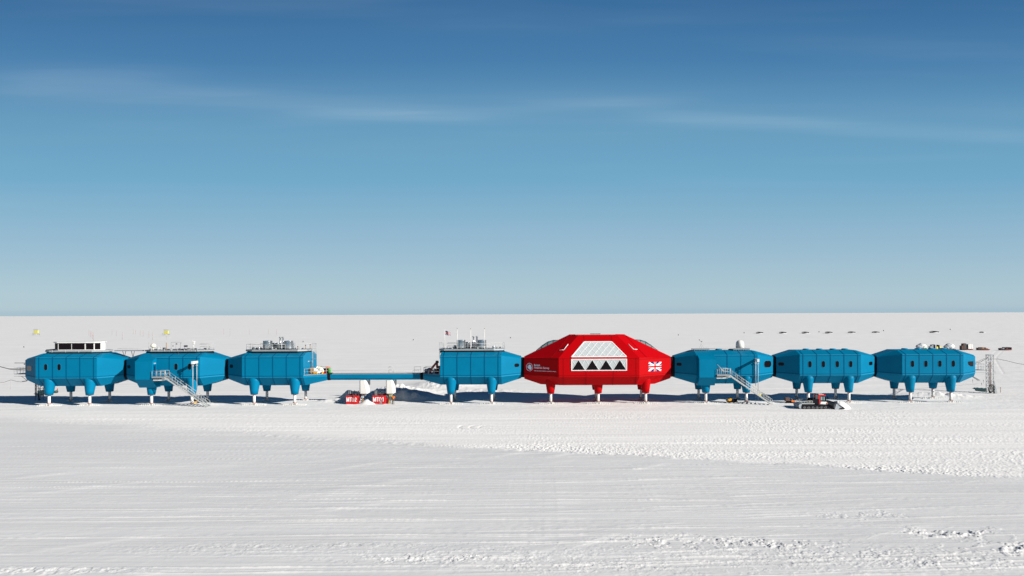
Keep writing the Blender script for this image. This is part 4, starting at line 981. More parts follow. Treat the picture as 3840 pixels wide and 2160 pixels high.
# ------------------------------------------------------------------ vehicles
def groomer():
    g = G(3056, 1534); gx, gy = g.x, g.y
    x = lambda px: gx + (px - 1067)/9.2*(D+gy)/F      # from close-up columns
    z = lambda py: (590 - py)/9.2*(D+gy)/F
    t = thing('snow_groomer', (gx, gy, 0), 'red and black tracked snow groomer with a blade pushing snow', 'snow groomer')
    w = 1.3
    for yy in (gy-.1, gy + 2.3):
        b = MB(); pr = [(600, 560), (640, 590), (1440, 590), (1520, 545), (1530, 500), (1440, 460), (1100, 440), (700, 430), (610, 450)]
        b.loft([[(x(a), yy, z(c)) for a, c in pr], [(x(a), yy+.75, z(c)) for a, c in pr]]); o = b.build('track', M['black'], t)
        b = MB()
        for k in range(30):
            a = 620 + k*30; b.box(x(a), x(a)+.06, yy-.03, yy+.78, z(590)-.02, z(590)+.05)
        b.build('grousers', M['machine'], o)
        for k in range(6):
            b = MB(); cc = (x(690 + k*145), yy-.02, z(535)); b.tube((cc[0], yy-.03, cc[2]), (cc[0], yy+.05, cc[2]), .24, n=16); b.tube((cc[0], yy-.06, cc[2]), (cc[0], yy-.03, cc[2]), .09, n=10); b.build('wheel', M['machine'], o)
        b = MB()
        for k in range(14): b.ball((x(660 + k*60), yy-.05, z(545 - 20*(k % 2))), .035, 6)
        b.build('track_snow', M['lump'], o)
    b = MB(); b.box(x(620), x(1480), gy+.4, gy+2.6, z(520), z(430)); b.build('chassis', M['machine'], t)
    b = MB(); b.cham(x(590), x(1050), gy+.05, gy+2.8, z(425), z(395), .03); b.rails([(x(600), gy+.1, z(395)), (x(980), gy+.1, z(395))], h=.42, r=.035, step=.55); b.rails([(x(600), gy+2.7, z(395)), (x(980), gy+2.7, z(395))], h=.42, r=.035, step=.55); b.build('load_bed', M['rail'], t)
    b = MB(); b.cham(x(980), x(1215), gy+.15, gy+2.7, z(435), z(250), .05); b.build('engine_box', M['black'], t)
    # cab
    y0, y1 = gy+.35, gy+2.4
    b = MB(); pr = [(1200, 430), (1265, 425), (1290, 345), (1265, 300), (1265, 110), (1195, 130)]
    b.loft([[(x(a), y0-.03, z(c)) for a, c in pr], [(x(a), y1+.03, z(c)) for a, c in pr]]); b.build('cab_pillar', M['hired'], t)
    b = MB(); pr = [(1262, 425), (1500, 440), (1520, 400), (1470, 345), (1280, 345)]
    b.loft([[(x(a), y0-.02, z(c)) for a, c in pr], [(x(a), y1+.02, z(c)) for a, c in pr]]); b.build('bonnet', M['frame'], t)
    b = MB(); pr = [(1265, 348), (1468, 348), (1490, 320), (1430, 150), (1265, 140)]
    b.loft([[(x(a), y0, z(c)) for a, c in pr], [(x(a), y1, z(c)) for a, c in pr]]); cab = b.build('cab', M['black'], t)
    for pr in ([(1280, 290), (1340, 300), (1340, 175), (1280, 170)], [(1375, 300), (1435, 295), (1405, 170), (1375, 170)]):
        b = MB(); b.poly([(x(a), y0-.005, z(c)) for a, c in pr], (0, -.02, 0)); b.build('window', M['glass'], cab)
    b = MB(); b.cham(x(1190), x(1455), y0-.05, y1+.05, z(152), z(108), .05); b.build('roof', M['hired'], t)
    b = MB(); b.box(x(1230), x(1400), y0+.2, y1-.2, z(108), z(85)); b.ball((x(1300), y0+.3, z(85)), .12, 8); b.ball((x(1240), y0+.5, z(75)), .14, 8); b.build('roof_lights', M['rail'], t)
    b = MB(); b.path([(x(1030), gy+.5, z(250)), (x(1030), gy+.5, z(110)), (x(1050), gy+.5, z(85))], .055, 6); b.path([(x(1110), gy+.4, z(250)), (x(1130), gy+.4, z(90))], .06, 6); b.box(x(1100), x(1190), gy+.35, gy+.5, z(250), z(120)); b.build('exhaust', M['machine'], t)
    b = MB(); b.tube((x(1440), y0, z(180)), (x(1505), y0-.15, z(190)), .025, n=5); b.cham(x(1500), x(1530), y0-.3, y0-.1, z(250), z(165), .03); b.build('mirror', M['black'], t)
    b = MB(); b.ball((x(1500), y0-.02, z(405)), .13, 10); b.build('lamp', M['orange'], t)
    # blade with curved mouldboard, pushed out in front
    b = MB(); arc = [(1690, 590), (1660, 500), (1690, 400), (1740, 360)]
    b.loft([[(x(a), gy-.6, z(c)) for a, c in arc] + [(x(a+28), gy-.6, z(c)) for a, c in arc[::-1]], [(x(a), gy+3.6, z(c)) for a, c in arc] + [(x(a+28), gy+3.6, z(c)) for a, c in arc[::-1]]]); b.build('blade', M['machine'], t)
    b = MB(); pr = [(1690, 590), (2030, 575), (2045, 550), (1850, 440), (1745, 400)]
    b.poly([(x(a), gy-.62, z(c)) for a, c in pr], (0, .06, 0)); b.build('blade_wing', M['tarp'], t)
    b = MB(); b.path([(x(1840), gy-.66, z(440)), (x(2040), gy-.66, z(555)), (x(1850), gy-.66, z(580)), (x(1880), gy-.66, z(540)), (x(2030), gy-.66, z(550))], .05, 5); b.build('wing_frame', M['black'], t)
    b = MB()
    for yy in (gy+.9, gy+1.9): b.tube((x(1500), yy, z(520)), (x(1690), yy, z(480)), .07, n=6)
    b.path([(x(1500), gy+1, z(450)), (x(1600), gy+1, z(470)), (x(1680), gy+1, z(420))], .03, 5); b.build('push_arm', M['machine'], t)
    b = MB(); pr = [(600, 590), (520, 560), (500, 470), (540, 400), (600, 420)]
    b.loft([[(x(a), gy+.0, z(c)) for a, c in pr], [(x(a), gy+2.9, z(c)) for a, c in pr]]); b.build('rear_tiller', M['tarp'], t)
    return gx, gy, x, z
gx, gy, vx, vz = groomer()
# snow rolling ahead of the blade
b = MB(); rg = random.Random(5)
c = Vector((vx(2010), gy+1.5, 0)); N, K = 30, 12; rings = []
for i in range(K):
    f_ = i/(K-1); rr = 1-f_; hh = 1.25*(1-(1-f_)**2.2)
    rings.append([(c.x + math.cos(2*PI*j/N)*(1.35+.5*(math.cos(2*PI*j/N) > 0))*rr**.8 - .35*f_ + rg.uniform(-.04, .04), c.y + math.sin(2*PI*j/N)*2.1*rr**.8 + rg.uniform(-.09, .09), -.05 + hh + rg.uniform(-.07, .07)) for j in range(N)])
b.loft(rings, smooth=True); tag(b.build('snow_heap', M['lump'], loc=c), 'heap of white snow rolling in front of the groomer blade', 'snow heap')
def snowmobile(px, py, m_, label, L=2.5, flip=1, box=False, sc=1.0):
    p = G(px, py); t = thing('snowmobile', (p.x, p.y, 0), label, 'snowmobile', 'snowmobiles parked by the stairs')
    f_ = flip*sc
    def P(u, v, w_): return (p.x + u*f_, p.y + v*sc, w_*sc)
    def pris(name, prof, y0, y1, m2, par=t):
        b = MB(); a = [P(u, y0, w_) for u, w_ in prof]; c_ = [P(u, y1, w_) for u, w_ in prof]
        b.poly(a, Vector(c_[0]) - Vector(a[0])); return b.build(name, m2, par)
    pris('track', [(-1.2, .15), (-1.05, .0), (.35, .0), (.5, .2), (.4, .42), (-1.0, .42)], -.22, .22, M['black'])
    hood = pris('hood', [(.15, .35), (1.05, .32), (1.12, .45), (.75, .72), (.35, .88), (.1, .8)], -.40, .40, M[m_])
    pris('belly_pan', [(.1, .2), (1.0, .22), (1.1, .36), (.1, .4)], -.42, .42, M['black'])
    b = MB(); b.poly([P(.42, -.32, .85), P(.42, .32, .85), P(.18, .26, 1.2), P(.18, -.26, 1.2)], (.02, 0, .02)); b.build('windscreen', M['dark'] if not box else M['rail'], t)
    pris('seat', [(-1.0, .42), (.0, .42), (-.05, .68), (-.5, .72), (-1.0, .80)], -.2, .2, M['black'])
    b = MB(); b.tube(P(.1, -.38, .98), P(.1, .38, .98), .03, n=6); b.tube(P(.2, 0, .8), P(.1, 0, .98), .035, n=6); b.build('handlebar', M['black'], t)
    for s_ in (-.42, .42):
        b = MB(); b.path([P(.35, s_, .04), P(1.25, s_, .04), P(1.42, s_, .16)], .045, 6); b.tube(P(.8, s_, .05), P(.75, s_*.6, .38), .035, n=5); b.build('ski', M['black'], t)
    b = MB(); b.path([P(-1.15, -.25, .5), P(-1.35, -.25, .62), P(-1.35, .25, .62), P(-1.15, .25, .5)], .03, 5); b.build('rear_rack', M['rail'], t)
    for s_ in (-.2, .2): b = MB(); b.ball(P(1.02, s_, .52), .08*sc, 8); b.build('headlight', M['rail'], t)
    if box:
        b = MB(); b.cham(*sorted((P(-1.3, 0, 0)[0], P(-.35, 0, 0)[0])), p.y-.4, p.y+.4, .5, 1.15, .05); b.build('cargo_box', M['dwood'], t)
    return t
snowmobile(2743, 1510, 'amber', 'black and amber snowmobile left of the foot of the right-hand stairs', flip=-1, sc=.95)
snowmobile(2963, 1513, 'orange', 'orange snowmobile with windscreen and brown box, left of the groomer', box=True, sc=.80)
snowmobile(738, 1515.5, 'amber', 'amber snowmobile partly hidden under the left-hand stairs', flip=-1, sc=.62)
# ------------------------------------------------------------------ sledges in a row behind
def sledge(px0, px1, pyt, pyb, label, fill):
    g = G((px0+px1)/2, pyb); s_ = (D+g.y)/F; w_ = (px1-px0)*s_; hh = (pyb-pyt)*s_
    t = thing('cargo_sledge', (g.x, g.y, 0), label, 'sledge', 'loaded cargo sledges in a row behind the rightmost module')
    x0, x1 = g.x - w_/2, g.x + w_/2
    for yy in (g.y-.9, g.y+.9):
        b = MB(); b.path([(x0, yy, .12), (x1-.4, yy, .12), (x1+.15, yy, .55)], .10, 6); b.build('runner', M['dred'], t)
    b = MB(); b.box(x0, x1-.2, g.y-1.1, g.y+1.1, .42, .58)
    for k in range(5): xx = x0 + .3 + k*(w_-.8)/4; b.box(xx-.05, xx+.05, g.y-1, g.y+1, .15, .42)
    b.build('sledge_frame', M['machine'], t)
    fill(t, x0, x1, g.y, hh)
def boxes(cols, seed):
    def f(t, x0, x1, y, hh):
        r = random.Random(seed); n_ = len(cols); w_ = (x1-x0)/n_
        for i, (m_, k) in enumerate(cols):
            if not m_: continue
            b = MB(); zt = .58 + (hh-.58)*k
            b.cham(x0+i*w_+.03, x0+(i+1)*w_-.03, y-.95, y+.95, .58, zt, .05)
            for q_ in range(3): b.box(x0+i*w_+.06, x0+(i+1)*w_-.06, y-.99, y-.95, .7+q_*(zt-.7)/3, .78+q_*(zt-.7)/3)
            b.build('crate', M[m_], t)
    return f
def tarps(parts):
    def f(t, x0, x1, y, hh):
        w_ = x1-x0
        for i, (a, c, k, m_) in enumerate(parts):
            b = MB(); b.ball((x0 + w_*(a+c)/2, y, .5 + (hh*k)/2 - .1), (w_*(c-a)/2, 1.0), 16, rz=hh*k/2, rough=.12, seed=i+int(x0)); b.build('tarpaulin', M[m_], t)
    return f
sledge(3434, 3475, 1290, 1313, 'sledge under grey and white tarpaulins with green edge, leftmost of the row', tarps(((0, .6, .8, 'tarp'), (.18, .7, .98, 'tarp'), (.4, .98, .85, 'wtarp'), (.6, 1.0, .3, 'green'))))
sledge(3484.5, 3525, 1291.5, 1313, 'sledge stacked with grey, black and yellow boxes, second of the row', boxes((('tarp', .6), ('galv', .95), ('black', 1.0), ('tarp', .9), ('yellow', .5), ('black', .9), ('yellow', .5)), 1))
sledge(3538, 3579, 1290.5, 1313, 'sledge under crumpled grey-white sheeting, third of the row', tarps(((0, .6, .75, 'tarp'), (.15, .75, .98, 'tarp'), (.4, 1.0, .85, 'wtarp'))))
sledge(3601.5, 3644, 1287.5, 1313.3, 'tallest sledge, stacked with brown crates and white drums, above the end of the rightmost module', boxes((('dwood', .6), ('dwood', .97), ('machine', 1.0), ('black', .8), ('wtarp', .85), ('wtarp', .88), ('wtarp', .82)), 2))
sledge(3663.5, 3707, 1302, 1313.5, 'sledge with low brown timber load, second from the right', boxes((('dwood', .7), ('dwood', .95), ('wood', 1.0), ('dwood', .9), ('wood', .5), (None, 0)), 3))
sledge(3747, 3789, 1302, 1313.5, 'rightmost sledge, with a low load of black boxes', boxes((('dwood', .5), ('tarp', .6), ('black', 1.0), ('dwood', .7), ('black', 1.0), ('black', .95)), 4))
# ------------------------------------------------------------------ half buried shelters far right
def shelter(px, py, w_, hh, label, full=True):
    g = G(px, py); x, y = g.x, g.y; t = thing('buried_shelter', (x, y, 0), label, 'shelter', 'half buried dark shelters along the far snow')
    b = MB(); N = 8
    pts = [(x - w_/2 + w_*i/N, hh*(.72 + .28*math.sin(PI*min(1, i/N*1.2)))) for i in range(N+1)]
    b.loft([[(x-w_/2, y, -.2)] + [(a, y, c) for a, c in pts] + [(x+w_/2, y, -.2)], [(x-w_/2, y+2.4, -.2)] + [(a, y+2.4, c) for a, c in pts] + [(x+w_/2, y+2.4, -.2)]]); b.build('wall', M['black'], t)
    b = MB(); r = random.Random(int(px)); rings = []; 
    for i in range(7):
        f_ = i/6; rr = (1-f_)**.7; rings.append([(x + .3 + math.cos(2*PI*j/16)*w_*.52*rr + r.uniform(-.1, .1), y - 1.2 + math.sin(2*PI*j/16)*1.8*rr, -.1 + hh*.42*f_ + r.uniform(-.03, .03)) for j in range(16)])
    b.loft(rings, smooth=True); b.build('snow_drift', M['lump'], t)
    b = MB(); b.box(x-w_/2-.7, x-w_*.3, y-.3, y+2.6, hh*.45, hh*.56); b.build('snow_roof', M['lump'], t)
for i, (px, w_) in enumerate(((2850, 5.2), (2937, 5.2), (3022, 5.2), (3110, 5.2), (3196, 5.2), (3286, 5.2))):
    shelter(px, 1250.5 - .0039*(px-2850), w_, 1.35, ('first', 'second', 'third', 'fourth', 'fifth', 'sixth')[i] + ' half buried dark shelter of the far row, counted from the left')
shelter(3506, 1248, 6.6, 1.5, 'largest half buried shelter, standing apart at the right of the far row'); shelter(3684, 1247.5, 2.2, .9, 'smallest buried shelter at the far right')
# ------------------------------------------------------------------ yellow cabins on stilts far left
def cabin(px, py, label):
    g = G(px, py + 12.5); x, y = g.x, g.y; s_ = (D+y)/F; w_ = 16*s_; t = thing('yellow_cabin', (x, y, 0), label, 'cabin', 'lime yellow cabins on stilts')
    zb_ = 6*s_; zt = 18*s_
    b = MB(); b.cham(x-w_/2, x+w_/2, y-1.3, y+.5, zb_, zt, .08); b.build('cabin_body', M['lime'], t)
    b = MB(); b.box(x-.1, x+.12, y-1.33, y-1.3, zb_+.1, zt-.1); b.poly([(x+.6, y-1.33, zb_+.7), (x+1.6, y-1.33, zb_+.9), (x+.9, y-1.33, zt-.6)], (0, -.02, 0)); b.build('door', M['amber'], t)
    for a, c in ((-1, -1), (1, -1), (1, 1), (-1, 1)): b = MB(); b.tube((x+a*w_*.5, y-.4+c*.9, 0), (x+a*w_*.42, y-.4+c*.8, zb_+.1), .09, n=6); b.build('leg', M['machine'], t)
    b = MB(); b.rails([(x-w_/2, y-1.2, zt), (x+w_/2, y-1.2, zt)], h=.9, r=.05, step=1.0); b.build('roof_rail', M['machine'], t)
    b = MB(); b.tube((x-w_/2-1.8, y, 0), (x-w_/2-1.8, y, 1.9), .06, n=5); b.tube((x-w_/2-1.8, y, 1.9), (x-w_/2, y, zb_+.3), .05, n=5); b.tube((x+w_/2+.8, y, 0), (x+w_/2, y, zb_+.3), .07, n=5); b.build('access_frame', M['machine'], t)
cabin(137, 1244, 'lime yellow cabin on stilts at the far left edge'); cabin(624.5, 1245.5, 'lime yellow cabin on stilts above the left instrument roof')
# ------------------------------------------------------------------ far poles and marker drums
PL = [(333, 1235, 1258.5), (338, 1239, 1262.5), (341.5, 1240.5, 1266.5), (347, 1245, 1273.5), (350, 1246, 1278), (419.8, 1235, 1255), (436, 1238.5, 1261.5), (458.5, 1245, 1274.5),
      (499.8, 1233, 1252), (508.3, 1235, 1255), (525.4, 1236, 1258.5), (536.4, 1238.5, 1261.5), (558.2, 1241.7, 1270), (571, 1245, 1275), (838.6, 1233, 1253.5), (862, 1233, 1259), (935, 1233.5, 1256), (1006, 1232.5, 1253.5), (1036.7, 1232.5, 1256.7)]
PN = ['first', 'second', 'third', 'fourth', 'fifth', 'sixth', 'seventh', 'eighth', 'ninth', 'tenth', 'eleventh', 'twelfth', 'thirteenth', 'fourteenth', 'fifteenth', 'sixteenth', 'seventeenth', 'eighteenth', 'nineteenth']
for i, (px, a, c) in enumerate(PL):
    g = G(px, c); h_ = (c-a)*(D+g.y)/F; b = MB(); b.tube((g.x, g.y, -.1), (g.x, g.y, h_), .085, .06, n=6); b.mi(1).tube((g.x, g.y, h_*.55), (g.x, g.y, h_*.62), .1, n=6)
    tag(b.build('marker_pole', [M['pole'], M['hired']], loc=g), PN[i] + ' thin pole from the left on the far snow', 'pole', 'thin poles planted on the far snow')
DR = [(89, 1302.5, 'left of the observation room'), (1136, 1282.5, 'above the right end of the roof left of the bridge'), (1549.5, 1275.5, 'left of the flag'), (1914, 1268, 'between the flagpole roof and the red module'), (2543.5, 1257.5, 'right of the red roof'), (2790, 1249.5, 'above the white radome'), (3071, 1246, 'above the row of buried shelters'), (3313, 1241.5, 'right of the six equal shelters'), (3563, 1237, 'highest and farthest right')]
for i, (px, py, lab) in enumerate(DR):
    g = G(px, py); k = (D+g.y)/F*3.2/2; b = MB(); b.lathe((g.x, g.y, 0), [(k*.8, -.05), (k*.85, k*1.0), (k*.9, k*1.05), (k*.85, k*1.1), (k*.8, k*2.4), (.05, k*2.45)], 12)
    tag(b.build('marker_drum', M['black'], loc=g), 'black marker drum ' + lab, 'marker drum', 'black marker drums dotted across the far snow')
# ------------------------------------------------------------------ snow ground
def _perm(seed): return np.random.RandomState(seed).rand(256, 256).astype(np.float32)
def noise(x, y, seed):
    T = _perm(seed); xi = np.floor(x).astype(np.int64); yi = np.floor(y).astype(np.int64); fx = (x-xi).astype(np.float32); fy = (y-yi).astype(np.float32)
    fx = fx*fx*(3-2*fx); fy = fy*fy*(3-2*fy); x0, x1, y0, y1 = xi & 255, (xi+1) & 255, yi & 255, (yi+1) & 255
    return ((T[x0, y0]*(1-fx) + T[x1, y0]*fx)*(1-fy) + (T[x0, y1]*(1-fx) + T[x1, y1]*fx)*fy)*2 - 1
def fbm(x, y, seed, o=4, g=.5):
    s = 0; a = 1
    for k in range(o): s = s + a*noise(x*2**k + 17.3*k, y*2**k + 5.1*k, seed+k); a *= g
    return s
def ss(a, b_, t): t = np.clip((t-a)/(b_-a), 0, 1); return t*t*(3-2*t)
def ground_h(x, y):
    d = np.sqrt(x*x + (y+D)**2); h = np.zeros_like(x)
    bl = -47.3 - .33*x + 1.1*fbm(x*.12, y*.15, 90, 4)      # edge of the churned strip
    smooth = 1 - ss(-1.0, 1.0, y - bl + .8*fbm(x*1.1, y*1.0, 91, 3))                       # 1 on the groomed foreground
    churn = (1-smooth)*(1 - ss(-16, -6, y))
    near = (1-smooth)*(ss(-16, -6, y))*(1 - ss(14, 24, y))
    far = ss(12, 26, y)
    right = ss(-60, 40, x)
    # far sastrugi: long low wind ridges running across the view
    wy = y + 2.5*noise(x*.02, y*.02, 3)
    amp = np.clip(d/260, .5, 2.2)
    h += far*(.10*amp*noise(x*.022, wy*.11, 1) + .08*noise(x*.06, wy*.33, 2) + np.clip(1.6 - d/260, 0, 1)*(.06*np.maximum(noise(x*.13, wy*.75, 5), -.1) + .035*noise(x*.35, wy*1.5, 6)) + .20*fbm(x*.008, y*.012, 4, 2))
    h += near*(.05*fbm(x*.10, y*.5, 11, 3) + .022*fbm(x*.7, y*1.6, 12, 3))
    # churned strip: clods plus track ribs
    band = ss(7.0, .2, y - bl)*(.35 + .65*ss(-.4, .5, noise(x*.12, y*.2, 26)))
    clod = fbm(x*4.1, y*2.7, 21, 3, .7)
    h += churn*(.016 + .012*right + .034*band*(.35+.65*right))*np.maximum(clod, -.5)*(.65 + .9*np.maximum(noise(x*.09, y*.22, 96), -.5))
    h += churn*.007*np.sin(x*13 + 3*noise(x*.3, y*.8, 23))*np.clip(.3 + noise(x*.07, y*1.1, 24), 0, 1)*right
    h += churn*(.022*fbm(x*.03, y*.8, 25, 3) + .05*fbm(x*.02 + y*.03, y*.12, 27, 2))
    for k_ in range(64):      # wheel and track lines across the churned snow
        r_ = random.Random(900 + k_); y0_ = r_.uniform(-44, -7); x0_ = r_.uniform(-90, 60); ln = r_.uniform(15, 60); sl_ = r_.uniform(-.03, .03)
        t_ = y - y0_ - sl_*(x-x0_) - .0006*(x-x0_)**2*r_.uniform(-1, 1); m_ = np.abs(t_) < 1.2
        h[m_] -= (churn[m_]*r_.uniform(.015, .05)*np.exp(-(t_[m_]/.18)**2)*ss(ln, ln*.6, np.abs(x[m_]-x0_)))
    g = G(1875, 1600); rr_ = np.sqrt(((x-g.x)/1.6)**2 + (y-g.y)**2)
    for R_ in (2.0, 2.9, 3.9): h -= .07*np.exp(-((rr_-R_)/.13)**2)*ss(.5, -.5, x-g.x)*ss(3.2, 1.5, np.abs(y-g.y))
    for off_ in (-1.0, 1.0):      # sledge ruts leading to the row of sledges
        P_ = [G(a, c) for a, c in ((3745, 1398), (3730, 1372), (3719, 1350), (3724, 1337), (3738, 1325), (3748, 1316))]
        xc_ = np.interp(y, [p.y for p in P_], [p.x for p in P_]) + off_*1.3; m_ = (y > P_[0].y) & (y < P_[-1].y); h[m_] -= .05*np.exp(-((x[m_]-xc_[m_])/.28)**2)
    # groomed foreground: soft base plus many individual blade ridges, fanning at the right
    wx = y + .6*noise(x*.03, y*.05, 30)
    h += smooth*(.012*noise(x*.05, wx*3.1, 39) + .008*noise(x*.07, wx*5.7, 34) + .014*np.maximum(noise(x*.12, wx*2.1, 28), 0)*noise(x*2.2, y*3.1, 95) + .010*fbm(x*.35, wx*.8, 35, 3) + .10*fbm(x*.03 + y*.05, y*.045 - x*.02, 36, 2))
    for k_ in range(330):
        r_ = random.Random(k_); y0_ = -D + 44 + 62*r_.random()**1.25; x0_ = r_.uniform(-60, 50); ln = r_.uniform(3, 22); sl_ = r_.uniform(-.012, .012) + (r_.uniform(.0, .16) if x0_ > 6 else 0)
        wd_ = r_.uniform(.07, .16); am = r_.choice((.014, .02, .03, .042, .06)); cu = r_.uniform(-.0008, .0008)
        t_ = y - y0_ - sl_*(x-x0_) - cu*(x-x0_)**2; m_ = (np.abs(t_) < .7) & (np.abs(x-x0_) < ln*1.1)
        if not m_.any(): continue
        tm, xm = t_[m_], x[m_]; h[m_] += smooth[m_]*am*np.exp(-(tm/wd_)**2)*ss(ln, ln*.7, np.abs(xm-x0_))*(.85 + .3*noise(xm*.5, tm*2, 33) + .2*noise(xm*3.7, tm*6, 29))
    # soft diagonal drifts
    for k_ in range(34):
        r_ = random.Random(500 + k_); y0_ = -D + r_.uniform(46, 100); x0_ = r_.uniform(-55, 6) if k_ < 26 else r_.uniform(6, 40); a_ = math.atan(r_.uniform(.45, 1.0)); ln = r_.uniform(3, 9)
        u_ = (x-x0_)*math.cos(a_) + (y-y0_)*math.sin(a_); t_ = -(x-x0_)*math.sin(a_) + (y-y0_)*math.cos(a_); m_ = (np.abs(t_) < 4) & (np.abs(u_) < ln*1.2)
        tm, um = t_[m_], u_[m_]; h[m_] += smooth[m_]*r_.uniform(.015, .045)*np.where(tm > 0, np.exp(-(tm/1.6)**2), np.exp(-(tm/.45)**2))*ss(ln*1.1, ln*.3, np.abs(um))
    # broken, chunky patches near the bottom edge
    def patch(px, py, rx, ry, k, s_, fr=1.0):
        g = G(px, py); m = np.exp(-(((x-g.x)/rx)**2 + ((y-g.y)/ry)**2)**1.3)
        m = m*ss(.05, .75, fbm(x*.7*fr, y*.8*fr, 50+s_, 3)*1.3 + m*.9 - .2)
        c = fbm(x*1.9*fr + y*.7, y*2.4*fr - x*.3, 40+s_, 4, .62); sh = np.where(c > 0, np.minimum(c, .35), c*.25)
        return m*k*sh
    h += patch(2560, 2035, 5.5, 1.9, .17, 1, 1.2) + patch(2870, 2045, 5.5, 1.9, .16, 2, 1.2) + patch(3600, 2000, 5.0, 1.6, .24, 3, 1.1) + patch(3800, 2060, 5, 1.8, .22, 4, 1.1)
    h += patch(1640, 2100, 7.0, 1.1, .13, 5, 1.3) + patch(1150, 2050, 9.0, .6, .09, 14, 1.3) + patch(140, 2140, 8.0, .8, .13, 6, 1.3) + patch(3230, 1930, 5, 1.8, .09, 7, 1.5) + patch(3200, 2085, 9, 2.4, .08, 8, 1.7) + patch(3600, 2110, 7, 2, .09, 9, 1.7) + patch(2150, 2130, 8, 1.4, .07, 10, 1.7)
    h += patch(1900, 2080, 14, 3, .05, 11, 1.6) + patch(2800, 2110, 14, 3, .055, 12, 1.8) + patch(900, 2060, 12, 1.8, .05, 13, 1.6)
    for k_ in range(46):      # scratches and tread lines at odd angles near the bottom
        r_ = random.Random(700 + k_); g = G(r_.uniform(1900, 3840), r_.uniform(1960, 2160)); a_ = r_.uniform(-.3, .8); ln = r_.uniform(.5, 2.0)
        u_ = (x-g.x)*math.cos(a_) + (y-g.y)*math.sin(a_); t_ = -(x-g.x)*math.sin(a_) + (y-g.y)*math.cos(a_); m_ = (np.abs(t_) < .5) & (np.abs(u_) < ln)
        h[m_] += r_.choice((-.014, .010, .014))*np.exp(-(t_[m_]/.06)**2)
    # mounds by the melt tanks and behind them
    def mound(X_, Y_, rx, ry, k, sd, rg_=.25, pw=1.0):
        m = np.exp(-((((x-X_)/rx)**2 + ((y-Y_)/ry)**2)**pw)); return k*m*(1 + rg_*fbm(x*.9, y*.9, sd, 4, .6))
    h += mound(-37.6, 6.3, 2.6, 1.8, 1.9, 60) + mound(-33.2, 7.0, 1.3, 1.8, 1.7, 61) + mound(-30.0, 7.4, 3.0, 1.8, 2.0, 62) + mound(-26.0, 7.5, 3.4, 1.8, 1.1, 63) + mound(-41, 5.0, 3.5, 1.3, .5, 69)
    h += mound(-33.6, 1.1, 1.1, .9, .85, 64) + mound(-36.5, -.4, 1.5, .5, .16, 65)
    h += mound(-31, 17, 6, 4, 1.9, 66, .16) + mound(-24, 32, 7, 9, 1.5, 67, .14) + mound(-13, 20, 9, 5, .45, 68, .2)
    h += mound(-64.5, .8, 4, 1.6, .35, 70) + mound(41, .6, 5, 1.3, .2, 71) + mound(77, 12, 6, 3, .5, 72) + mound(82, 10, 4, 3, .45, 73, .5)
    h += mound(-96, 11, 4, 3, .5, 74)
    hk = np.zeros_like(x)
    for gx_, gy_ in [(c_ + s_, y_) for c_ in CX.values() for s_ in (-3.8, 3.8) for y_ in (0, 6.4)] + [(RC + s_, y_) for s_ in (-8.9, 0, 8.9) for y_ in (0, 6.4)]:
        m = np.exp(-(((x-gx_)/3.0)**2 + ((y-gy_)/1.1)**2)); hk += m*(.07 + .07*np.maximum(fbm(x*1.4, y*1.8, 80, 3), -.6)); 
    h += hk
    # packed flat under the groomer
    m = np.exp(-(((x-gx-1)/5)**2 + ((y-gy-1.5)/2.5)**2)**2); h = h*(1 - .7*m)
    # wheel ruts from the sledges
    wdt_ = 1.0 + 6*(1 - ss(-60, 0, x)); pk = 1 - ss(-1, 1, (y - bl + .6*fbm(x*.5, y*.5, 97, 3))/wdt_)
    return h, pk, np.minimum(churn, 1-pk) + 0*smooth
a0, a1 = math.radians(-39), math.radians(36)
ang = np.concatenate([np.radians(np.linspace(-180, -45, 28))[:-1], np.radians(np.linspace(-45, -39, 30))[:-1], np.linspace(a0, a1, 1500), np.radians(np.linspace(36, 42, 30))[1:], np.radians(np.linspace(42, 180, 28))[1:]])
vv = np.concatenate([np.linspace(470, 60, 1180), np.geomspace(59.6, .2, 430)])       # pixels below the horizon in a 1024 px picture
dist = np.concatenate([[.5, 5, 12, 20], H*740/vv])
A, Dd = np.meshgrid(ang, dist); gxx = (Dd*np.sin(A)).astype(np.float64); gyy = Dd*np.cos(A) - D
hz, sm_, ch_ = ground_h(gxx, gyy)
nr, nc = gxx.shape
co = np.stack([gxx, gyy, hz], -1).reshape(-1, 3).astype(np.float32)
i0 = (np.arange(nr-1)[:, None]*nc + np.arange(nc-1)[None, :]).reshape(-1)
quads = np.stack([i0, i0+nc, i0+nc+1, i0+1], -1)
me = bpy.data.meshes.new('snow_ground'); me.vertices.add(len(co)); me.vertices.foreach_set('co', co.reshape(-1))
me.loops.add(quads.size); me.loops.foreach_set('vertex_index', quads.reshape(-1).astype(np.int32))
me.polygons.add(len(quads)); me.polygons.foreach_set('loop_start', np.arange(0, quads.size, 4, dtype=np.int32)); me.polygons.foreach_set('loop_total', np.full(len(quads), 4, np.int32))
me.polygons.foreach_set('use_smooth', np.ones(len(quads), bool)); me.update(); 
for nm, arr in (('packed', sm_), ('churned', ch_)):
    at_ = me.attributes.new(nm, 'FLOAT', 'POINT'); at_.data.foreach_set('value', arr.reshape(-1).astype(np.float32))
m = bpy.data.materials.new('snow'); m.use_nodes = True; nt = m.node_tree; bs = nt.nodes['Principled BSDF']; nn = nt.nodes.new; lk = nt.links.new
bs.inputs['Roughness'].default_value = .75; bs.inputs['Specular IOR Level'].default_value = .15
tc = nn('ShaderNodeTexCoord')
def attr(n_): a_ = nn('ShaderNodeAttribute'); a_.attribute_name = n_; return a_.outputs['Fac']
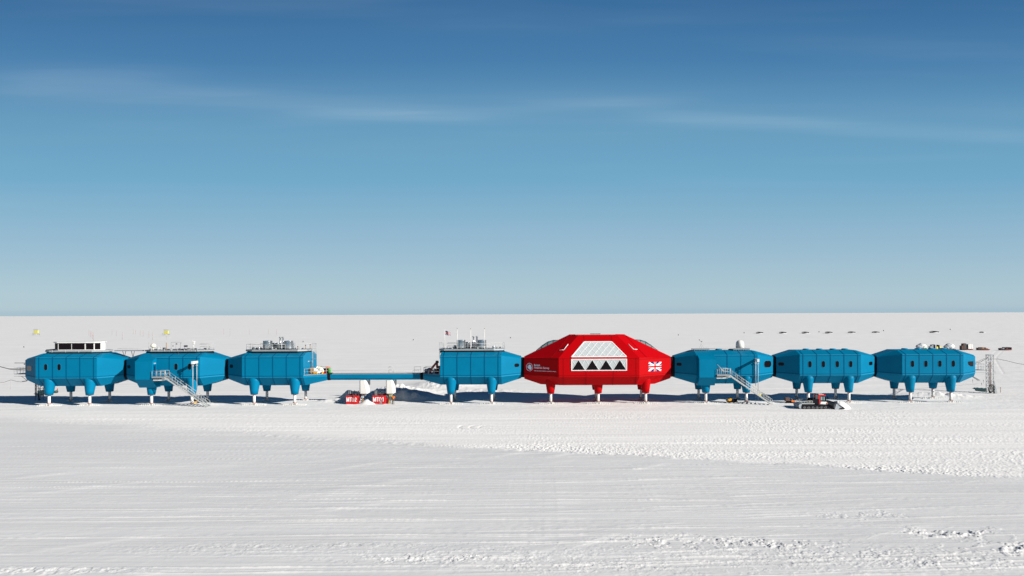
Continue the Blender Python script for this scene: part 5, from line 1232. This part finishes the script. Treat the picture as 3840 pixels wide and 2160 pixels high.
def mixc(f_, a_, b2):
    k = nn('ShaderNodeMix'); k.data_type = 'RGBA'
    for s_, v_ in ((0, f_), (6, a_), (7, b2)):
        if isinstance(v_, tuple): k.inputs[s_].default_value = (*v_, 1)
        else: lk(v_, k.inputs[s_])
    return k.outputs[2]
def nz(scale, det, mapping):
    mp = nn('ShaderNodeMapping'); mp.inputs['Scale'].default_value = mapping; lk(tc.outputs['Object'], mp.inputs['Vector'])
    k = nn('ShaderNodeTexNoise'); k.inputs['Scale'].default_value = scale; k.inputs['Detail'].default_value = det; lk(mp.outputs[0], k.inputs['Vector']); return k.outputs['Fac']
SNOW_FAR, SNOW_CH, SNOW_SM = (.705, .705, .705), (.770, .770, .765), (.620, .630, .640)
base = mixc(attr('churned'), SNOW_FAR, SNOW_CH); base = mixc(attr('packed'), base, SNOW_SM)
# wind-packed glaze: slightly greyer long patches
rp = nn('ShaderNodeValToRGB'); rp.color_ramp.elements[0].position = .42; rp.color_ramp.elements[1].position = .62
lk(nz(1.0, 5, (.03, .35, 1)), rp.inputs[0])
k1 = nn('ShaderNodeMix'); k1.data_type = 'RGBA'; k1.blend_type = 'MULTIPLY'; k1.inputs[0].default_value = .06; lk(base, k1.inputs[6]); lk(rp.outputs[0], k1.inputs[7])
lk(k1.outputs[2], bs.inputs['Base Color'])
bp = nn('ShaderNodeBump'); bp.inputs['Strength'].default_value = .5; bp.inputs['Distance'].default_value = .05
ad = nn('ShaderNodeMath'); ad.operation = 'ADD'; lk(nz(1, 6, (.30, 2.0, 2)), ad.inputs[0]); 
m2_ = nn('ShaderNodeMath'); m2_.operation = 'MULTIPLY'; m2_.inputs[1].default_value = .5; lk(nz(1, 4, (2.2, 5.0, 3)), m2_.inputs[0]); lk(m2_.outputs[0], ad.inputs[1])
lk(ad.outputs[0], bp.inputs['Height']); lk(bp.outputs[0], bs.inputs['Normal'])
me.materials.append(m)
o = bpy.data.objects.new('snow_ground', me); COL.objects.link(o); o['kind'] = 'structure'; o['label'] = 'endless flat white snow, groomed in front and churned near the station'
# ------------------------------------------------------------------ sun, sky, camera
to_sun = Vector((1.9, -1.05, 1.0)).normalized()
el = math.asin(to_sun.z); az = math.atan2(to_sun.x, to_sun.y)
ld = bpy.data.lights.new('sun', 'SUN'); ld.energy = 5.0; ld.angle = math.radians(.53); ld.color = (1.0, .945, .865)
so = bpy.data.objects.new('sun', ld); COL.objects.link(so); so.rotation_euler = to_sun.to_track_quat('Z', 'Y').to_euler(); so.location = (60, -60, 60)
w = bpy.data.worlds.new('World'); SC.world = w; w.use_nodes = True; nt = w.node_tree; nn = nt.nodes.new; lk = nt.links.new
bg = nt.nodes['Background']; sky = nn('ShaderNodeTexSky'); sky.sky_type = 'NISHITA'; sky.sun_disc = False; sky.sun_elevation = el; sky.sun_rotation = az
sky.altitude = 30; sky.air_density = 1.0; sky.dust_density = .3; sky.ozone_density = 1.6
tcw = nn('ShaderNodeTexCoord'); sp = nn('ShaderNodeSeparateXYZ'); lk(tcw.outputs['Generated'], sp.inputs[0])
rp = nn('ShaderNodeValToRGB'); cr = rp.color_ramp; cr.interpolation = 'LINEAR'
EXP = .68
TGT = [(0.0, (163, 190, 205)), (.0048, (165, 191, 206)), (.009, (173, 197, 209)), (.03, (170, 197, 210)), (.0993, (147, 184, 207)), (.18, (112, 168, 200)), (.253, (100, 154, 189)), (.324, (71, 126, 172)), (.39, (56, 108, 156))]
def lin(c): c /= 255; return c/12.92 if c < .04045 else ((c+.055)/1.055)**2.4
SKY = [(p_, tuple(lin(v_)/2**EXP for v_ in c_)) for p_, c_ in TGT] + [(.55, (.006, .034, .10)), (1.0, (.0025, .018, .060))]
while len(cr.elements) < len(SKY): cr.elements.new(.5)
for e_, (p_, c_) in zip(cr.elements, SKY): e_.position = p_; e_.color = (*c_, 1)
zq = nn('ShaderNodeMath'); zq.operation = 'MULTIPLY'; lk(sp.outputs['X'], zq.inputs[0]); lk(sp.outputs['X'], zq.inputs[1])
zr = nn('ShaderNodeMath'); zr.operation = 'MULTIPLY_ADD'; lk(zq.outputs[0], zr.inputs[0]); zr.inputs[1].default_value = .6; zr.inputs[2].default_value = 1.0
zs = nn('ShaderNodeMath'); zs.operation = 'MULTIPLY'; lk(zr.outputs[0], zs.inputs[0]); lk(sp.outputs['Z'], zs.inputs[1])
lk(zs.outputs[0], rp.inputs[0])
# thin cirrus strands in front of the camera's side of the sky, laid out on the tangent plane y = 1
def mth(op, a, b_=None, c=None):
    k = nn('ShaderNodeMath'); k.operation = op
    for i_, v_ in enumerate((a, b_, c)):
        if v_ is None: continue
        if isinstance(v_, (int, float)): k.inputs[i_].default_value = v_
        else: lk(v_, k.inputs[i_])
    return k.outputs[0]
def smap(v, a, b_):
    k = nn('ShaderNodeMapRange'); k.interpolation_type = 'SMOOTHSTEP'; lk(v, k.inputs[0]); k.inputs[1].default_value = a; k.inputs[2].default_value = b_; return k.outputs[0]
ysafe = mth('MAXIMUM', sp.outputs['Y'], .05)
U = mth('DIVIDE', sp.outputs['X'], ysafe); V_ = mth('DIVIDE', sp.outputs['Z'], ysafe)
cb = nn('ShaderNodeCombineXYZ'); lk(U, cb.inputs[0]); lk(V_, cb.inputs[1])
def sn(sx, sy, det=4, sc=1.0):
    mp = nn('ShaderNodeMapping'); mp.inputs['Scale'].default_value = (sx, sy, 1); lk(cb.outputs[0], mp.inputs['Vector'])
    k = nn('ShaderNodeTexNoise'); k.inputs['Scale'].default_value = sc; k.inputs['Detail'].default_value = det; lk(mp.outputs[0], k.inputs['Vector']); return k.outputs['Fac']
warp = mth('MULTIPLY', mth('SUBTRACT', sn(1.6, 1.6, 3), .5), .018)
fine = smap(sn(3.0, 60, 5), .35, .75)
tot = None
for u0, v0, u1, v1, wid, st in ((-.80, .312, -.05, .268, .020, .11), (-.40, .262, .24, .290, .016, .10), (.08, .272, .75, .230, .017, .13), (-.80, .325, -.45, .318, .030, .08), (.30, .205, .66, .215, .008, .04), (-.80, .30, .75, .255, .05, .035)):
    k = (v1-v0)/(u1-u0); line = mth('ADD', mth('MULTIPLY_ADD', U, k, v0 - k*u0), warp)
    dd_ = mth('ABSOLUTE', mth('SUBTRACT', V_, line)); f_ = mth('SUBTRACT', 1.0, smap(dd_, 0.0, wid))
    e0 = smap(U, u0 - .02, u0 + .15); e1 = mth('SUBTRACT', 1.0, smap(U, u1 - .15, u1 + .02))
    q_ = mth('MULTIPLY', mth('MULTIPLY', f_, mth('MULTIPLY', e0, e1)), mth('MULTIPLY_ADD', fine, st*.45, st*.45))
    tot = q_ if tot is None else mth('ADD', tot, q_)
veil = mth('MULTIPLY', smap(sn(1.3, 16, 4), .45, .8), .045)
tot = mth('ADD', tot, veil)
tot = mth('MULTIPLY', tot, smap(sp.outputs['Y'], .1, .4))
mxs = nn('ShaderNodeMix'); mxs.data_type = 'RGBA'; lk(tot, mxs.inputs[0]); lk(rp.outputs[0], mxs.inputs[6]); mxs.inputs[7].default_value = (.42, .50, .55, 1)
# sky dimmed behind and beside the camera, out of view, to cut fill light
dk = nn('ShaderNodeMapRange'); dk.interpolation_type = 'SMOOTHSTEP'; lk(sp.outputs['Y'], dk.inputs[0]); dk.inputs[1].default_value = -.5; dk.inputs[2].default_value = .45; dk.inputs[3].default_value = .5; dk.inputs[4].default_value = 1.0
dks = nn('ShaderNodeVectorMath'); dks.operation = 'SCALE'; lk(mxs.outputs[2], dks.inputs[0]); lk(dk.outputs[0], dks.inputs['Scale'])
# keep the physical sky as the base and grade it
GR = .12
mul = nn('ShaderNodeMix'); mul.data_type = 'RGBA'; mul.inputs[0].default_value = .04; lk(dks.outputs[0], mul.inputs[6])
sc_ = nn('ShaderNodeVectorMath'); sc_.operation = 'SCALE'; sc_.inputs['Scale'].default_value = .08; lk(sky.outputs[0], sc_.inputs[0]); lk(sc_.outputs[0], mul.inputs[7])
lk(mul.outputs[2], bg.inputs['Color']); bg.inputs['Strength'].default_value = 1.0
cam = bpy.data.cameras.new('camera'); co_ = bpy.data.objects.new('camera', cam); COL.objects.link(co_); SC.camera = co_
cam.sensor_width = 36; cam.lens = F/3840*36; cam.clip_end = 200000; cam.clip_start = .5
co_.location = (0, -D, H); rl = math.atan(ROLL)
co_.rotation_euler = (PI/2, rl, 0)
cam.shift_x = (1920 - VX)/3840; cam.shift_y = (HY - 1080)/3840
SC.view_settings.view_transform = 'Standard'; SC.view_settings.look = 'None'; SC.view_settings.exposure = EXP; SC.view_settings.gamma = 1
